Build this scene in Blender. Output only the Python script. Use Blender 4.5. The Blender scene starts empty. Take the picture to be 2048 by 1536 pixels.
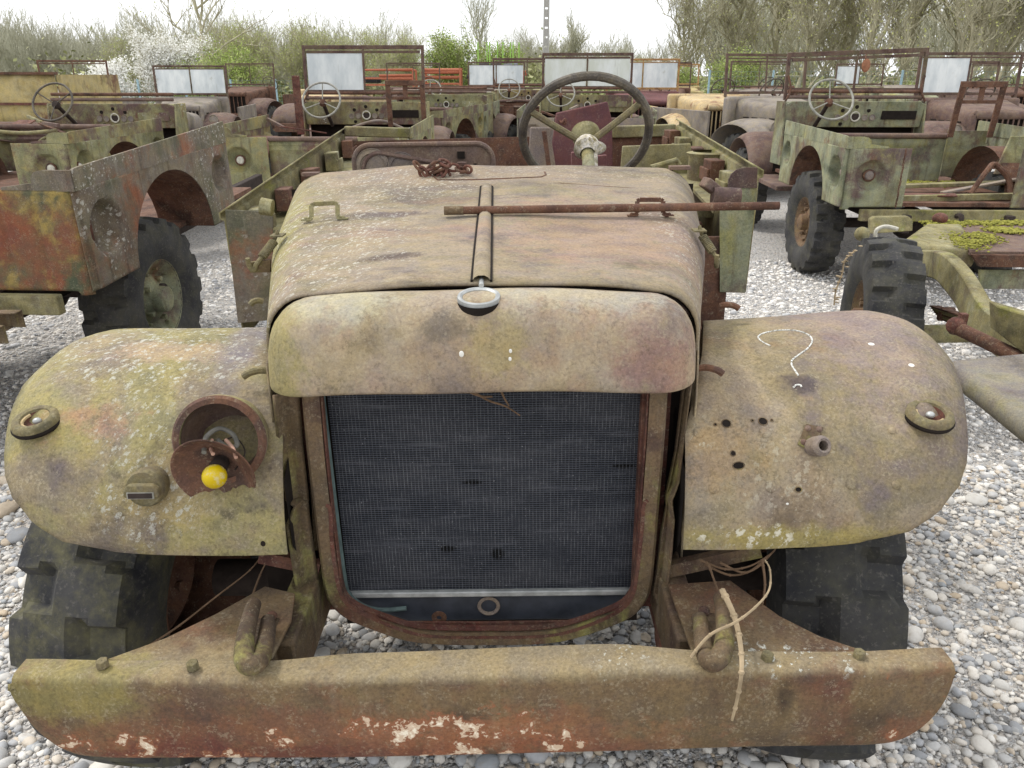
import bpy, math, random
import numpy as np
from mathutils import Vector, Matrix, Euler

SC = bpy.context.scene
COL = SC.collection
R = math.radians
PI = math.pi

# ---------------------------------------------------------------- camera
FPX, PITCH, CAMH = 1547.0, R(21.8), 1.70
cam = bpy.data.cameras.new('camera')
cam.sensor_width = 36.0
cam.lens = 36.0 * FPX / 2048.0
cam.clip_end = 2000
cam.clip_start = 0.05
camo = bpy.data.objects.new('camera', cam)
camo.location = (0, 0, CAMH)
camo.rotation_euler = (R(90) - PITCH, 0, 0)
COL.objects.link(camo)
SC.camera = camo

# ---------------------------------------------------------------- world: bright broken overcast
SUN_EL, SUN_AZ = R(55), R(-60)      # azimuth measured from +Y towards +X
w = bpy.data.worlds.new('World')
SC.world = w
w.use_nodes = True
nt = w.node_tree
nt.nodes.clear()
wo = nt.nodes.new('ShaderNodeOutputWorld')
bg = nt.nodes.new('ShaderNodeBackground')
sky = nt.nodes.new('ShaderNodeTexSky')
sky.sky_type = 'NISHITA'
sky.sun_disc = False
sky.sun_elevation = SUN_EL
sky.sun_rotation = SUN_AZ
sky.air_density = 1.0
sky.dust_density = 2.0
tc = nt.nodes.new('ShaderNodeTexCoord')
mp = nt.nodes.new('ShaderNodeMapping')
mp.inputs['Scale'].default_value = (1.0, 1.0, 2.6)
nz = nt.nodes.new('ShaderNodeTexNoise')
nz.inputs['Scale'].default_value = 2.6
nz.inputs['Detail'].default_value = 7
nz.inputs['Roughness'].default_value = 0.55
mr = nt.nodes.new('ShaderNodeMapRange')
mr.inputs['From Min'].default_value = 0.34
mr.inputs['From Max'].default_value = 0.56
mr.inputs['To Min'].default_value = 0.64
mr.inputs['To Max'].default_value = 1.0
mx = nt.nodes.new('ShaderNodeMix')
mx.data_type = 'RGBA'
mx.inputs['B'].default_value = (9.6, 9.75, 10.0, 1)
nt.links.new(tc.outputs['Generated'], mp.inputs['Vector'])
nt.links.new(mp.outputs['Vector'], nz.inputs['Vector'])
nt.links.new(nz.outputs['Fac'], mr.inputs['Value'])
nt.links.new(mr.outputs['Result'], mx.inputs['Factor'])
nt.links.new(sky.outputs['Color'], mx.inputs['A'])
nt.links.new(mx.outputs['Result'], bg.inputs['Color'])
bg.inputs['Strength'].default_value = 0.10
nt.links.new(bg.outputs['Background'], wo.inputs['Surface'])

sl = bpy.data.lights.new('sun', 'SUN')
sl.energy = 1.5
sl.angle = R(11)
sl.color = (1.0, 0.96, 0.90)
so = bpy.data.objects.new('sun', sl)
sd = Vector((math.sin(SUN_AZ) * math.cos(SUN_EL), math.cos(SUN_AZ) * math.cos(SUN_EL), math.sin(SUN_EL)))
so.rotation_euler = sd.to_track_quat('Z', 'Y').to_euler()
so.location = (-8, 5, 14)
COL.objects.link(so)

SC.view_settings.view_transform = 'Standard'
SC.view_settings.look = 'None'
SC.view_settings.gamma = 1.0
SC.view_settings.exposure = 0.58
SC.cycles.max_bounces = 6
SC.cycles.diffuse_bounces = 3
SC.cycles.use_denoising = True

# ---------------------------------------------------------------- tags and helpers
def tag(o, label=None, cat=None, group=None, kind=None):
    if label: o['label'] = label
    if cat: o['category'] = cat
    if group: o['group'] = group
    if kind: o['kind'] = kind
    return o

def empty(name, label=None, cat=None, loc=(0, 0, 0), rz=0, group=None, rx=0, ry=0):
    o = bpy.data.objects.new(name, None)
    o.empty_display_size = 0.2
    o.location = loc
    o.rotation_euler = (rx, ry, rz)
    COL.objects.link(o)
    return tag(o, label, cat, group)

def link_copy(o, parent=None):
    c = o.copy()
    COL.objects.link(c)
    if parent: c.parent = parent
    return c

def copy_tree(o, parent=None):
    c = link_copy(o, parent)
    for ch in list(o.children):
        copy_tree(ch, c)
    return c

SP, CP = math.sin(PITCH), math.cos(PITCH)
def at(u, v, Y=None, Z=None, X=None):
    """world point under photograph position (u, v) at a known depth or height"""
    a, b = (u - 1024) / FPX, (768 - v) / FPX
    d = Vector((a, CP + b * SP, -SP + b * CP))
    if Y is not None: t = Y / d.y
    elif Z is not None: t = (Z - CAMH) / d.z
    else: t = X / d.x
    return Vector((0, 0, CAMH)) + d * t

def sstep(a, b, x):
    if a == b: return float(x >= a)
    t = min(1, max(0, (x - a) / (b - a)))
    return t * t * (3 - 2 * t)

def lerp(a, b, t): return a + (b - a) * t

def curve(pts, x):
    """piecewise linear lookup"""
    if x <= pts[0][0]: return pts[0][1]
    for (x0, y0), (x1, y1) in zip(pts, pts[1:]):
        if x <= x1: return y0 + (y1 - y0) * (x - x0) / (x1 - x0)
    return pts[-1][1]

def smooth_path(pts, k=6):
    """Catmull-Rom through the points"""
    P = [Vector(p) for p in pts]
    out = []
    for i in range(len(P) - 1):
        p0 = P[max(i - 1, 0)]; p1 = P[i]; p2 = P[i + 1]; p3 = P[min(i + 2, len(P) - 1)]
        for j in range(k):
            t = j / k
            out.append(0.5 * ((2 * p1) + (p2 - p0) * t + (2 * p0 - 5 * p1 + 4 * p2 - p3) * t * t + (3 * p1 - p0 - 3 * p2 + p3) * t ** 3))
    out.append(P[-1])
    return out

class MB:
    def __init__(s, M=None):
        s.v = []; s.f = []; s.M = M
    def add(s, vs, fs, M=None):
        o = len(s.v)
        vs = [Vector(p) for p in vs]
        if M is not None: vs = [M @ p for p in vs]
        if s.M is not None: vs = [s.M @ p for p in vs]
        s.v += vs
        s.f += [tuple(i + o for i in f) for f in fs]
        return s
    def box(s, c, d, rot=None, M=None):
        x, y, z = d[0] / 2, d[1] / 2, d[2] / 2
        vs = [Vector((a, b, e)) for a in (-x, x) for b in (-y, y) for e in (-z, z)]
        if rot is not None:
            rm = Euler(rot).to_matrix()
            vs = [rm @ p for p in vs]
        vs = [p + Vector(c) for p in vs]
        return s.add(vs, [(0, 1, 3, 2), (4, 6, 7, 5), (0, 4, 5, 1), (2, 3, 7, 6), (0, 2, 6, 4), (1, 5, 7, 3)], M)
    def bar(s, a, b, w, h, up=(0, 0, 1)):
        a = Vector(a); b = Vector(b); d = (b - a); L = d.length; d.normalize()
        sd = d.cross(Vector(up))
        if sd.length < 1e-4: sd = d.cross(Vector((0, 1, 0)))
        sd.normalize(); u = sd.cross(d)
        vs = [p + sd * i * w / 2 + u * j * h / 2 for p in (a, b) for i in (-1, 1) for j in (-1, 1)]
        return s.add(vs, [(0, 1, 3, 2), (4, 6, 7, 5), (0, 4, 5, 1), (2, 3, 7, 6), (0, 2, 6, 4), (1, 5, 7, 3)])
    def tube(s, pts, r, n=8, closed=False, cap=True):
        P = [Vector(p) for p in pts]; N = len(P)
        rs = r if isinstance(r, (list, tuple)) else [r] * N
        vs = []; T = []
        for i in range(N):
            if closed: t = P[(i + 1) % N] - P[i - 1]
            else: t = P[min(i + 1, N - 1)] - P[max(i - 1, 0)]
            T.append(t.normalized() if t.length > 1e-9 else Vector((0, 0, 1)))
        u = T[0].orthogonal().normalized()
        for i in range(N):
            u = (u - T[i] * u.dot(T[i]))
            u = u.normalized() if u.length > 1e-6 else T[i].orthogonal().normalized()
            b = T[i].cross(u)
            for k in range(n):
                a = 2 * PI * k / n
                vs.append(P[i] + (u * math.cos(a) + b * math.sin(a)) * rs[i])
        fs = []
        for i in range(N if closed else N - 1):
            j = (i + 1) % N
            for k in range(n):
                fs.append((i * n + k, i * n + (k + 1) % n, j * n + (k + 1) % n, j * n + k))
        if cap and not closed:
            fs.append(tuple(range(n - 1, -1, -1)))
            fs.append(tuple((N - 1) * n + k for k in range(n)))
        return s.add(vs, fs)
    def lathe(s, prof, M=None, n=24, close=False):
        """profile of (radius, z) turned about z"""
        vs = []; fs = []; m = len(prof)
        for k in range(n):
            a = 2 * PI * k / n
            for r, z in prof: vs.append((r * math.cos(a), r * math.sin(a), z))
        for k in range(n):
            k2 = (k + 1) % n
            for i in range(m - 1 if not close else m):
                i2 = (i + 1) % m
                fs.append((k * m + i, k2 * m + i, k2 * m + i2, k * m + i2))
        return s.add(vs, fs, M)
    def grid(s, rows, closed=False):
        m = len(rows[0]); vs = [p for r in rows for p in r]; fs = []
        for i in range(len(rows) - 1):
            for j in range(m if closed else m - 1):
                j2 = (j + 1) % m
                fs.append((i * m + j, i * m + j2, (i + 1) * m + j2, (i + 1) * m + j))
        return s.add(vs, fs)
    def poly(s, pts):
        return s.add(pts, [tuple(range(len(pts)))])
    def prism(s, pts, ext):
        e = Vector(ext); n = len(pts); P = [Vector(p) for p in pts]
        fs = [tuple(range(n - 1, -1, -1)), tuple(range(n, 2 * n))]
        fs += [(i, (i + 1) % n, n + (i + 1) % n, n + i) for i in range(n)]
        return s.add(P + [p + e for p in P], fs)
    def ball(s, c, r, n=12, m=8, sc=(1, 1, 1)):
        prof = [(math.sin(PI * i / m) * 1.0, -math.cos(PI * i / m)) for i in range(m + 1)]
        prof[0] = (1e-4, -1); prof[-1] = (1e-4, 1)
        M = Matrix.Translation(Vector(c)) @ Matrix.Diagonal((r * sc[0], r * sc[1], r * sc[2], 1))
        return s.lathe(prof, M, n)
    def build(s, name, mat, parent=None, off=None, bevel=0, solid=0, sub=0, ang=35, smooth=True, soff=0):
        me = bpy.data.meshes.new(name)
        vs = s.v if off is None else [p - off for p in s.v]
        me.from_pydata([tuple(p) for p in vs], [], s.f)
        me.validate()
        for m_ in (mat if isinstance(mat, (list, tuple)) else [mat]): me.materials.append(m_)
        o = bpy.data.objects.new(name, me)
        COL.objects.link(o)
        if parent: o.parent = parent
        if solid:
            import bmesh
            bm = bmesh.new(); bm.from_mesh(me)
            bmesh.ops.remove_doubles(bm, verts=bm.verts, dist=1e-5)
            bmesh.ops.recalc_face_normals(bm, faces=bm.faces)
            bm.to_mesh(me); bm.free()
            md = o.modifiers.new('thickness', 'SOLIDIFY'); md.thickness = solid; md.offset = soff
        else:
            import bmesh
            bm = bmesh.new(); bm.from_mesh(me)
            bmesh.ops.recalc_face_normals(bm, faces=bm.faces)
            bm.to_mesh(me); bm.free()
        if bevel:
            md = o.modifiers.new('bevel', 'BEVEL'); md.width = bevel; md.segments = 2; md.limit_method = 'ANGLE'; md.angle_limit = R(40)
        if sub:
            md = o.modifiers.new('subdivide', 'SUBSURF'); md.levels = sub; md.render_levels = sub
        if smooth:
            me.shade_smooth()
            me.set_sharp_from_angle(angle=R(ang))
        return o

def np_mesh(name, verts, faces, mat, parent=None, smooth=False):
    """numpy verts (n,3), faces (m,k) to a mesh object"""
    me = bpy.data.meshes.new(name)
    verts = np.asarray(verts, np.float32); faces = np.asarray(faces, np.int32)
    k = faces.shape[1]
    me.vertices.add(len(verts)); me.vertices.foreach_set('co', verts.ravel())
    me.loops.add(faces.size); me.loops.foreach_set('vertex_index', faces.ravel())
    me.polygons.add(len(faces))
    me.polygons.foreach_set('loop_start', np.arange(0, faces.size, k, dtype=np.int32))
    me.polygons.foreach_set('loop_total', np.full(len(faces), k, np.int32))
    if smooth: me.polygons.foreach_set('use_smooth', np.ones(len(faces), bool))
    me.materials.append(mat)
    me.update(calc_edges=True)
    o = bpy.data.objects.new(name, me)
    COL.objects.link(o)
    if parent: o.parent = parent
    return o

# ---------------------------------------------------------------- materials
def srgb(r, g, b):
    f = lambda c: (c / 255 / 12.92) if c / 255 <= 0.04045 else ((c / 255 + 0.055) / 1.055) ** 2.4
    return (f(r), f(g), f(b), 1)

class NT:
    def __init__(s, name):
        s.m = bpy.data.materials.new(name); s.m.use_nodes = True
        s.t = s.m.node_tree
        s.b = s.t.nodes['Principled BSDF']
        s.b.inputs['Specular IOR Level'].default_value = 0.25
        s.tc = s.t.nodes.new('ShaderNodeTexCoord')
        s.obj = s.tc.outputs['Object']
    def n(s, ty, **kw):
        x = s.t.nodes.new(ty)
        for k, v in kw.items(): setattr(x, k, v)
        return x
    def put(s, sock, v):
        if hasattr(v, 'is_output') or isinstance(v, bpy.types.NodeSocket): s.t.links.new(v, sock)
        else: sock.default_value = v
    def vadd(s, v, o):
        x = s.n('ShaderNodeVectorMath', operation='ADD'); s.put(x.inputs[0], v); s.put(x.inputs[1], o); return x.outputs[0]
    def vmul(s, v, o):
        x = s.n('ShaderNodeVectorMath', operation='MULTIPLY'); s.put(x.inputs[0], v); s.put(x.inputs[1], o); return x.outputs[0]
    def noise(s, v, scale, det=5, rough=0.6, dist=0.0, color=False):
        x = s.n('ShaderNodeTexNoise'); s.put(x.inputs['Vector'], v)
        x.inputs['Scale'].default_value = scale; x.inputs['Detail'].default_value = det
        x.inputs['Roughness'].default_value = rough; x.inputs['Distortion'].default_value = dist
        return x.outputs['Color' if color else 'Fac']
    def voro(s, v, scale, feat='F1', out='Distance', rnd=1.0):
        x = s.n('ShaderNodeTexVoronoi', feature=feat); s.put(x.inputs['Vector'], v)
        x.inputs['Scale'].default_value = scale; x.inputs['Randomness'].default_value = rnd
        return x.outputs[out]
    def rng(s, f, a, b, c=0.0, d=1.0, smooth=True):
        x = s.n('ShaderNodeMapRange'); x.interpolation_type = 'SMOOTHSTEP' if smooth else 'LINEAR'
        s.put(x.inputs['Value'], f)
        for k, v in zip(('From Min', 'From Max', 'To Min', 'To Max'), (a, b, c, d)): s.put(x.inputs[k], v)
        return x.outputs['Result']
    def math(s, op, a, b=0.0, c=0.0):
        x = s.n('ShaderNodeMath', operation=op); s.put(x.inputs[0], a); s.put(x.inputs[1], b)
        if op in ('MULTIPLY_ADD', 'COMPARE'): s.put(x.inputs[2], c)
        return x.outputs[0]
    def mul(s, a, b): return s.math('MULTIPLY', a, b)
    def mix(s, f, a, b, blend='MIX'):
        x = s.n('ShaderNodeMix', data_type='RGBA', blend_type=blend)
        s.put(x.inputs['Factor'], f); s.put(x.inputs['A'], a); s.put(x.inputs['B'], b)
        return x.outputs['Result']
    def ramp(s, f, stops, interp='LINEAR'):
        x = s.n('ShaderNodeValToRGB'); s.put(x.inputs['Fac'], f)
        cr = x.color_ramp; cr.interpolation = interp
        while len(cr.elements) < len(stops): cr.elements.new(0.5)
        for e, (p, c) in zip(cr.elements, stops): e.position = p; e.color = c
        return x.outputs['Color']
    def xyz(s, v):
        x = s.n('ShaderNodeSeparateXYZ'); s.put(x.inputs[0], v); return x.outputs
    def length(s, v):
        x = s.n('ShaderNodeVectorMath', operation='LENGTH'); s.put(x.inputs[0], v); return x.outputs['Value']
    def bump(s, h, strength=0.3, dist=0.004, prev=None):
        x = s.n('ShaderNodeBump'); s.put(x.inputs['Height'], h)
        x.inputs['Strength'].default_value = strength; x.inputs['Distance'].default_value = dist
        if prev is not None: s.put(x.inputs['Normal'], prev)
        return x.outputs['Normal']
    def done(s, col, rough=0.85, normal=None, metal=0.0, spec=None):
        s.put(s.b.inputs['Base Color'], col); s.put(s.b.inputs['Roughness'], rough); s.put(s.b.inputs['Metallic'], metal)
        if normal is not None: s.put(s.b.inputs['Normal'], normal)
        if spec is not None: s.b.inputs['Specular IOR Level'].default_value = spec
        return s.m

def plain(name, c, rough=0.7, metal=0.0, var=0.25, scale=30):
    m = NT(name)
    f = m.noise(m.obj, scale, 5, 0.6)
    col = m.mix(m.rng(f, 0.3, 0.7), tuple(x * (1 - var) for x in c[:3]) + (1,), tuple(min(1, x * (1 + var)) for x in c[:3]) + (1,))
    return m.done(col, rough, m.bump(f, 0.2, 0.003), metal)

def weathered(name, cols, scale=3.0, seed=0, patches=(), stains_and_light=(), lichen=None, specks=0.35, streak=0.0, rough=0.85, fine=0.3, bump=0.35, random_shift=False, aniso=(1, 1, 1), grime=0.0, hue=None):
    """old painted steel.  cols: base mottling; patches: (colour, scale, lo, hi, strength, stretch);
    stains: (centre, radii, colour, strength, raggedness) in the part's own space; lichen: (amount, scale, colour, list of centres)"""
    m = NT(name)
    raw = m.obj
    specks *= .68; fine *= .72
    if random_shift: patches = [(c, a, lo - .02, hi - .02, min(1, st * 1.1), sv) for (c, a, lo, hi, st, sv) in patches]
    hue = hue or ((1, 1, .98) if random_shift else (1.0, .992, 1.035))
    def tone(c, k=(.14 if random_shift else .18), g=1.01):
        y = .3 * c[0] + .59 * c[1] + .11 * c[2]
        return tuple(min(1, (x + (y - x) * k) * g * h) for x, h in zip(c[:3], hue)) + (1,)
    cols = [tone(c) for c in cols]
    v = m.vadd(raw, (seed * 3.17, seed * 1.31, seed * 2.23))
    if random_shift:
        oi = m.n('ShaderNodeObjectInfo')
        sc = m.n('ShaderNodeVectorMath', operation='SCALE'); sc.inputs[0].default_value = (37, 53, 71)
        m.put(sc.inputs['Scale'], oi.outputs['Random'])
        v = m.vadd(v, sc.outputs[0])
    va = m.vmul(v, aniso)
    big = m.noise(va, scale, 8, 0.62, 0.25)
    k = len(cols)
    col = m.ramp(big, [(0.35 + 0.30 * i / max(1, k - 1), c) for i, c in enumerate(cols)])
    medn = m.noise(va, scale * 7, 8, 0.7)
    fin = m.noise(v, 170, 4, 0.7)
    edge = m.noise(v, 22, 7, 0.72)
    hgt = fin
    for i, (c, ps, lo, hi, st, stretch) in enumerate(patches):
        vv = m.vmul(m.vadd(v, (11.3 * (i + 1), 5.1 * (i + 1), 7.7 * i)), stretch)
        f = m.math('ADD', m.mul(m.noise(vv, ps, 7, 0.66, 0.4), 0.8), m.mul(edge, 0.2))
        f = m.mul(m.rng(f, lo - .02, hi + .03), min(1, st * 1.0))
        col = m.mix(f, col, tone(c))
    for (cn, rad, c, st, rag) in stains_and_light:
        d = m.length(m.vmul(m.vadd(raw, tuple(-x for x in cn)), tuple(1 / x for x in rad)))
        d = m.math('ADD', d, m.mul(m.math('SUBTRACT', edge, 0.5), .8 + rag * 3.6))
        f = m.mul(m.rng(d, 1.3, 0.5), st)
        col = m.mix(f, col, tone(c, .08))
    if streak:
        vs = m.vmul(v, (26, 26, 1.6))
        f = m.mul(m.rng(m.noise(vs, 1.0, 5, 0.6), 0.50, 0.72), streak)
        col = m.mix(f, col, srgb(70, 56, 48))
        f = m.mul(m.rng(m.noise(m.vadd(vs, (3, 9, 5)), 1.0, 5, 0.6), 0.56, 0.78), streak * 0.7)
        col = m.mix(f, col, srgb(176, 172, 150))
    # warm and cool clouding, fine grain and dark freckles
    hz = m.rng(m.noise(m.vadd(va, (7, 3, 1)), scale * 4.5, 8, .72), .34, .66)
    col = m.mix(1.0, col, m.mix(hz, (.90, .90, .97, 1), (1.12, 1.06, .92, 1)), 'MULTIPLY')
    g = m.rng(m.math('ADD', m.mul(fin, 0.7), m.mul(medn, 0.3)), 0.34, 0.66, 1 - fine * 1.3, 1 + fine * 1.3, False)
    gv = m.n('ShaderNodeCombineColor'); [m.put(gv.inputs[i], g) for i in range(3)]
    col = m.mix(1.0, col, gv.outputs[0], 'MULTIPLY')
    if specks:
        f = m.mul(m.rng(m.mul(m.noise(v, 120, 6, 0.75), m.rng(medn, 0.35, 0.65, 0.8, 1.15)), 0.54, 0.64), specks)
        col = m.mix(f, col, srgb(58, 50, 40))
        f = m.mul(m.rng(m.mul(m.noise(m.vadd(v, (5, 5, 5)), 150, 6, 0.75), m.rng(medn, 0.65, 0.35, 0.8, 1.15)), 0.555, 0.64), specks * 0.9)
        col = m.mix(f, col, srgb(190, 178, 150))
    if lichen:
        amt, ls, lc, centres = lichen
        wv = m.vadd(v, m.vmul(m.math('SUBTRACT', m.noise(v, ls * 1.2, 5, 0.75), 0.5), (0.035, 0.035, 0.035)))
        d = m.voro(wv, ls)
        rnd = m.xyz(m.voro(wv, ls, out='Color'))
        rr = m.rng(rnd[0], 0.1, 1.0, 0.08, 0.50, False)
        blob = m.rng(m.math('SUBTRACT', rr, d), 0.0, 0.06)
        patch = m.rng(m.noise(v, 2.6, 6, 0.65), 0.62 - amt * 0.3, 0.80 - amt * 0.3)
        if centres:
            tot = None
            for (cn, rad, st) in centres:
                dd = m.length(m.vmul(m.vadd(raw, tuple(-x for x in cn)), tuple(1 / x for x in rad)))
                dd = m.math('ADD', dd, m.mul(m.math('SUBTRACT', edge, 0.5), 2.2))
                f = m.mul(m.rng(dd, 1.25, 0.6), st)
                tot = f if tot is None else m.math('MAXIMUM', tot, f)
            patch = m.math('MAXIMUM', m.mul(patch, amt), tot)
        brk = m.rng(m.noise(v, ls * 3.5, 4, 0.7), 0.36, 0.50)
        d2 = m.voro(m.vadd(wv, (9, 4, 2)), ls * 2.6)
        r2 = m.rng(m.xyz(m.voro(m.vadd(wv, (9, 4, 2)), ls * 2.6, out='Color'))[1], 0.45, 1.0, 0.0, 0.42, False)
        blob = m.math('MAXIMUM', blob, m.rng(m.math('SUBTRACT', r2, d2), 0.0, 0.08))
        f = m.mul(m.mul(blob, patch), brk)
        col = m.mix(f, col, lc)
        hgt = m.math('ADD', fin, m.mul(f, 0.8))
    nrm = m.bump(m.math('ADD', m.mul(hgt, 0.6), medn), bump, 0.004)
    ro = m.rng(medn, 0.3, 0.7, rough - 0.08, min(1, rough + 0.1), False)
    return m.done(col, ro, nrm)

TAN = srgb(142, 128, 104); OLIVE = srgb(122, 117, 72); YOLV = srgb(140, 134, 78); GREY = srgb(122, 116, 110)
MAUVE = srgb(96, 76, 74); RUST = srgb(122, 72, 46); ORANGE = srgb(150, 84, 44); DKRUST = srgb(64, 44, 36)
PINKR = srgb(168, 122, 100); PALE = srgb(176, 164, 134); GREEN = srgb(96, 104, 72); PGREEN = srgb(132, 140, 104)
LICH = srgb(206, 208, 198); MOSSY = srgb(122, 124, 40); OCHRE = srgb(176, 148, 84)
MAT = {}
MAT['hood'] = weathered('hood_paint', [srgb(110, 100, 84), srgb(134, 124, 94), srgb(150, 136, 112), srgb(140, 128, 100), srgb(118, 108, 100)], 2.6, 1,
    patches=[(srgb(148, 118, 102), 3.2, .53, .64, .6, (1, 2.2, 1)), (srgb(92, 84, 88), 4.0, .55, .66, .7, (1, 2.6, 1)), (srgb(150, 142, 96), 3.0, .56, .70, .5, (1, 1.4, 1))],
    stains_and_light=[((-.58, .2, 1.2), (.16, .9, .26), srgb(140, 136, 76), .85, .35), ((.30, .05, 1.33), (.3, .22, .2), srgb(158, 128, 112), .4, .8),
            ((.55, .25, 1.2), (.1, .6, .2), srgb(112, 104, 100), .7, .5), ((-.25, .22, 1.35), (.10, .03, .1), srgb(84, 72, 76), .7, .4),
            ((-.2, -.12, 1.32), (.07, .02, .1), srgb(84, 70, 62), .8, .3), ((-.05, .6, 1.41), (.5, .2, .1), srgb(136, 122, 106), .6, .5)],
    lichen=(.25, 88, srgb(204, 200, 186), [((-.42, .1, 1.3), (.25, .5, .2), .75), ((-.3, .5, 1.4), (.3, .2, .2), .7), ((.1, .6, 1.4), (.5, .1, .2), .4), ((.45, .1, 1.3), (.06, .4, .2), .5)]), aniso=(1, 1.6, 1), fine=.24)
MAT['nose'] = weathered('nose_paint', [srgb(122, 108, 88), srgb(146, 132, 100), srgb(164, 150, 122), srgb(152, 134, 108), srgb(130, 116, 100)], 3.0, 5,
    patches=[(srgb(158, 128, 106), 3.6, .53, .64, .6, (1, 1, 1)), (srgb(150, 142, 82), 4.5, .57, .70, .6, (1, 1, .8)), (srgb(104, 90, 92), 4.2, .57, .68, .6, (1, 1, .6))],
    stains_and_light=[((-.40, -.38, 1.2), (.07, .2, .3), srgb(140, 134, 76), .7, .4), ((-.26, -.34, 1.3), (.1, .06, .05), srgb(174, 172, 146), .7, .5),
            ((.2, -.33, 1.3), (.2, .05, .05), srgb(168, 166, 146), .6, .6), ((.03, -.40, 1.24), (.06, .06, .06), srgb(160, 148, 86), .45, .7),
            ((-.06, -.38, 1.27), (.06, .05, .03), srgb(96, 92, 84), .6, .6), ((.33, -.42, 1.2), (.09, .1, .07), srgb(140, 104, 96), .6, .5)],
    specks=.4, streak=.14, fine=.26)
MAT['fender_left'] = weathered('fender_paint_mossy', [srgb(106, 98, 74), srgb(132, 126, 80), srgb(146, 138, 84), srgb(138, 126, 96), srgb(116, 106, 92)], 3.4, 9,
    patches=[(srgb(98, 86, 88), 3.6, .55, .63, .8, (1, 1, 1)), (srgb(152, 140, 62), 4.0, .55, .66, .7, (1, 1, 1)), (srgb(166, 150, 112), 3.0, .57, .68, .7, (1, 1, 1)), (srgb(84, 76, 62), 7, .58, .66, .7, (1, 1, 1))],
    stains_and_light=[((-.80, -.30, 1.03), (.10, .05, .05), srgb(172, 128, 98), .5, .7), ((-.68, -.12, 1.1), (.16, .05, .1), srgb(176, 150, 130), .5, .7),
            ((-.55, .02, 1.1), (.055, .26, .3), srgb(128, 122, 122), .9, .05), ((-.62, -.44, .95), (.12, .1, .08), srgb(158, 142, 100), .6, .5)],
    lichen=(.35, 74, srgb(198, 198, 188), [((-.72, -.08, 1.12), (.28, .2, .15), .7), ((-.70, -.33, 1.03), (.09, .1, .1), .55), ((-.66, -.42, .93), (.12, .06, .1), .6)]), specks=.5)
MAT['fender_right'] = weathered('fender_paint_tan', [srgb(116, 102, 82), srgb(140, 124, 98), srgb(150, 136, 106), srgb(134, 122, 88), srgb(120, 108, 98)], 3.0, 14,
    patches=[(srgb(112, 106, 100), 3.8, .54, .66, .6, (1, 1, 1)), (srgb(146, 136, 68), 3.2, .56, .70, .6, (1, 1, 1)), (srgb(146, 112, 76), 4.4, .57, .68, .55, (1, 1, 1))],
    stains_and_light=[((.47, -.37, .98), (.08, .06, .08), srgb(156, 132, 94), .6, .5), ((.655, -.26, 1.08), (.045, .03, .05), srgb(82, 74, 74), .9, .35),
            ((.66, -.288, 1.06), (.026, .016, .02), srgb(190, 146, 106), 1, .35), ((.84, -.05, 1.1), (.14, .3, .3), srgb(136, 120, 122), .5, .5),
            ((.62, -.455, .84), (.3, .04, .03), srgb(150, 140, 74), .7, .4)],
    lichen=(.12, 52, srgb(204, 198, 178), [((.43, -.3, 1.02), (.03, .07, .05), 1.0), ((.53, -.455, .85), (.14, .02, .03), 1.0), ((.90, -.30, 1.02), (.06, .03, .05), .6), ((.6, -.4, .95), (.1, .08, .1), .3)]), specks=.45)
MAT['bumper'] = weathered('bumper_paint', [srgb(84, 68, 50), srgb(106, 88, 60), srgb(118, 98, 66), srgb(106, 82, 58), srgb(88, 68, 54)], 3.2, 21,
    patches=[(srgb(130, 84, 56), 5.6, .54, .66, .7, (1, 1, 1.6)), (srgb(90, 64, 58), 3.4, .56, .68, .6, (1, 1, .4)), (srgb(128, 120, 62), 3.2, .58, .7, .6, (1, 1, 1))],
    stains_and_light=[((-.30, -.7, .57), (.56, .1, .085), srgb(122, 84, 60), .75, .6), ((-.25, -.7, .545), (.40, .1, .03), srgb(104, 60, 48), .7, .9), ((.05, -.7, .58), (.30, .1, .05), srgb(140, 94, 64), .75, .9), ((-.55, -.7, .56), (.12, .1, .03), srgb(108, 62, 50), .6, .9), ((.2, -.7, .545), (.22, .1, .03), srgb(128, 80, 56), .7, .8),
            ((0, -.63, .722), (1.2, .075, .026), srgb(146, 134, 102), .85, .15), ((-.74, -.66, .69), (.14, .1, .06), srgb(136, 128, 72), .7, .6), ((.78, -.68, .56), (.06, .1, .04), srgb(130, 84, 56), .55, .7),  # first entry lightens the top flange: sky light painted over its olive-brown
            ((.62, -.7, .62), (.05, .1, .1), srgb(100, 60, 50), .6, .6), ((.54, -.7, .65), (.018, .1, .045), srgb(48, 40, 38), .8, .5), ((.40, -.7, .6), (.25, .1, .08), srgb(112, 98, 72), .5, .5)],
    lichen=(.1, 44, LICH, [((.53, -.62, .72), (.11, .05, .04), 1.0), ((.24, -.63, .715), (.06, .04, .03), .7), ((.66, -.63, .715), (.05, .05, .03), .8)]), streak=.15, specks=.4)
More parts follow.
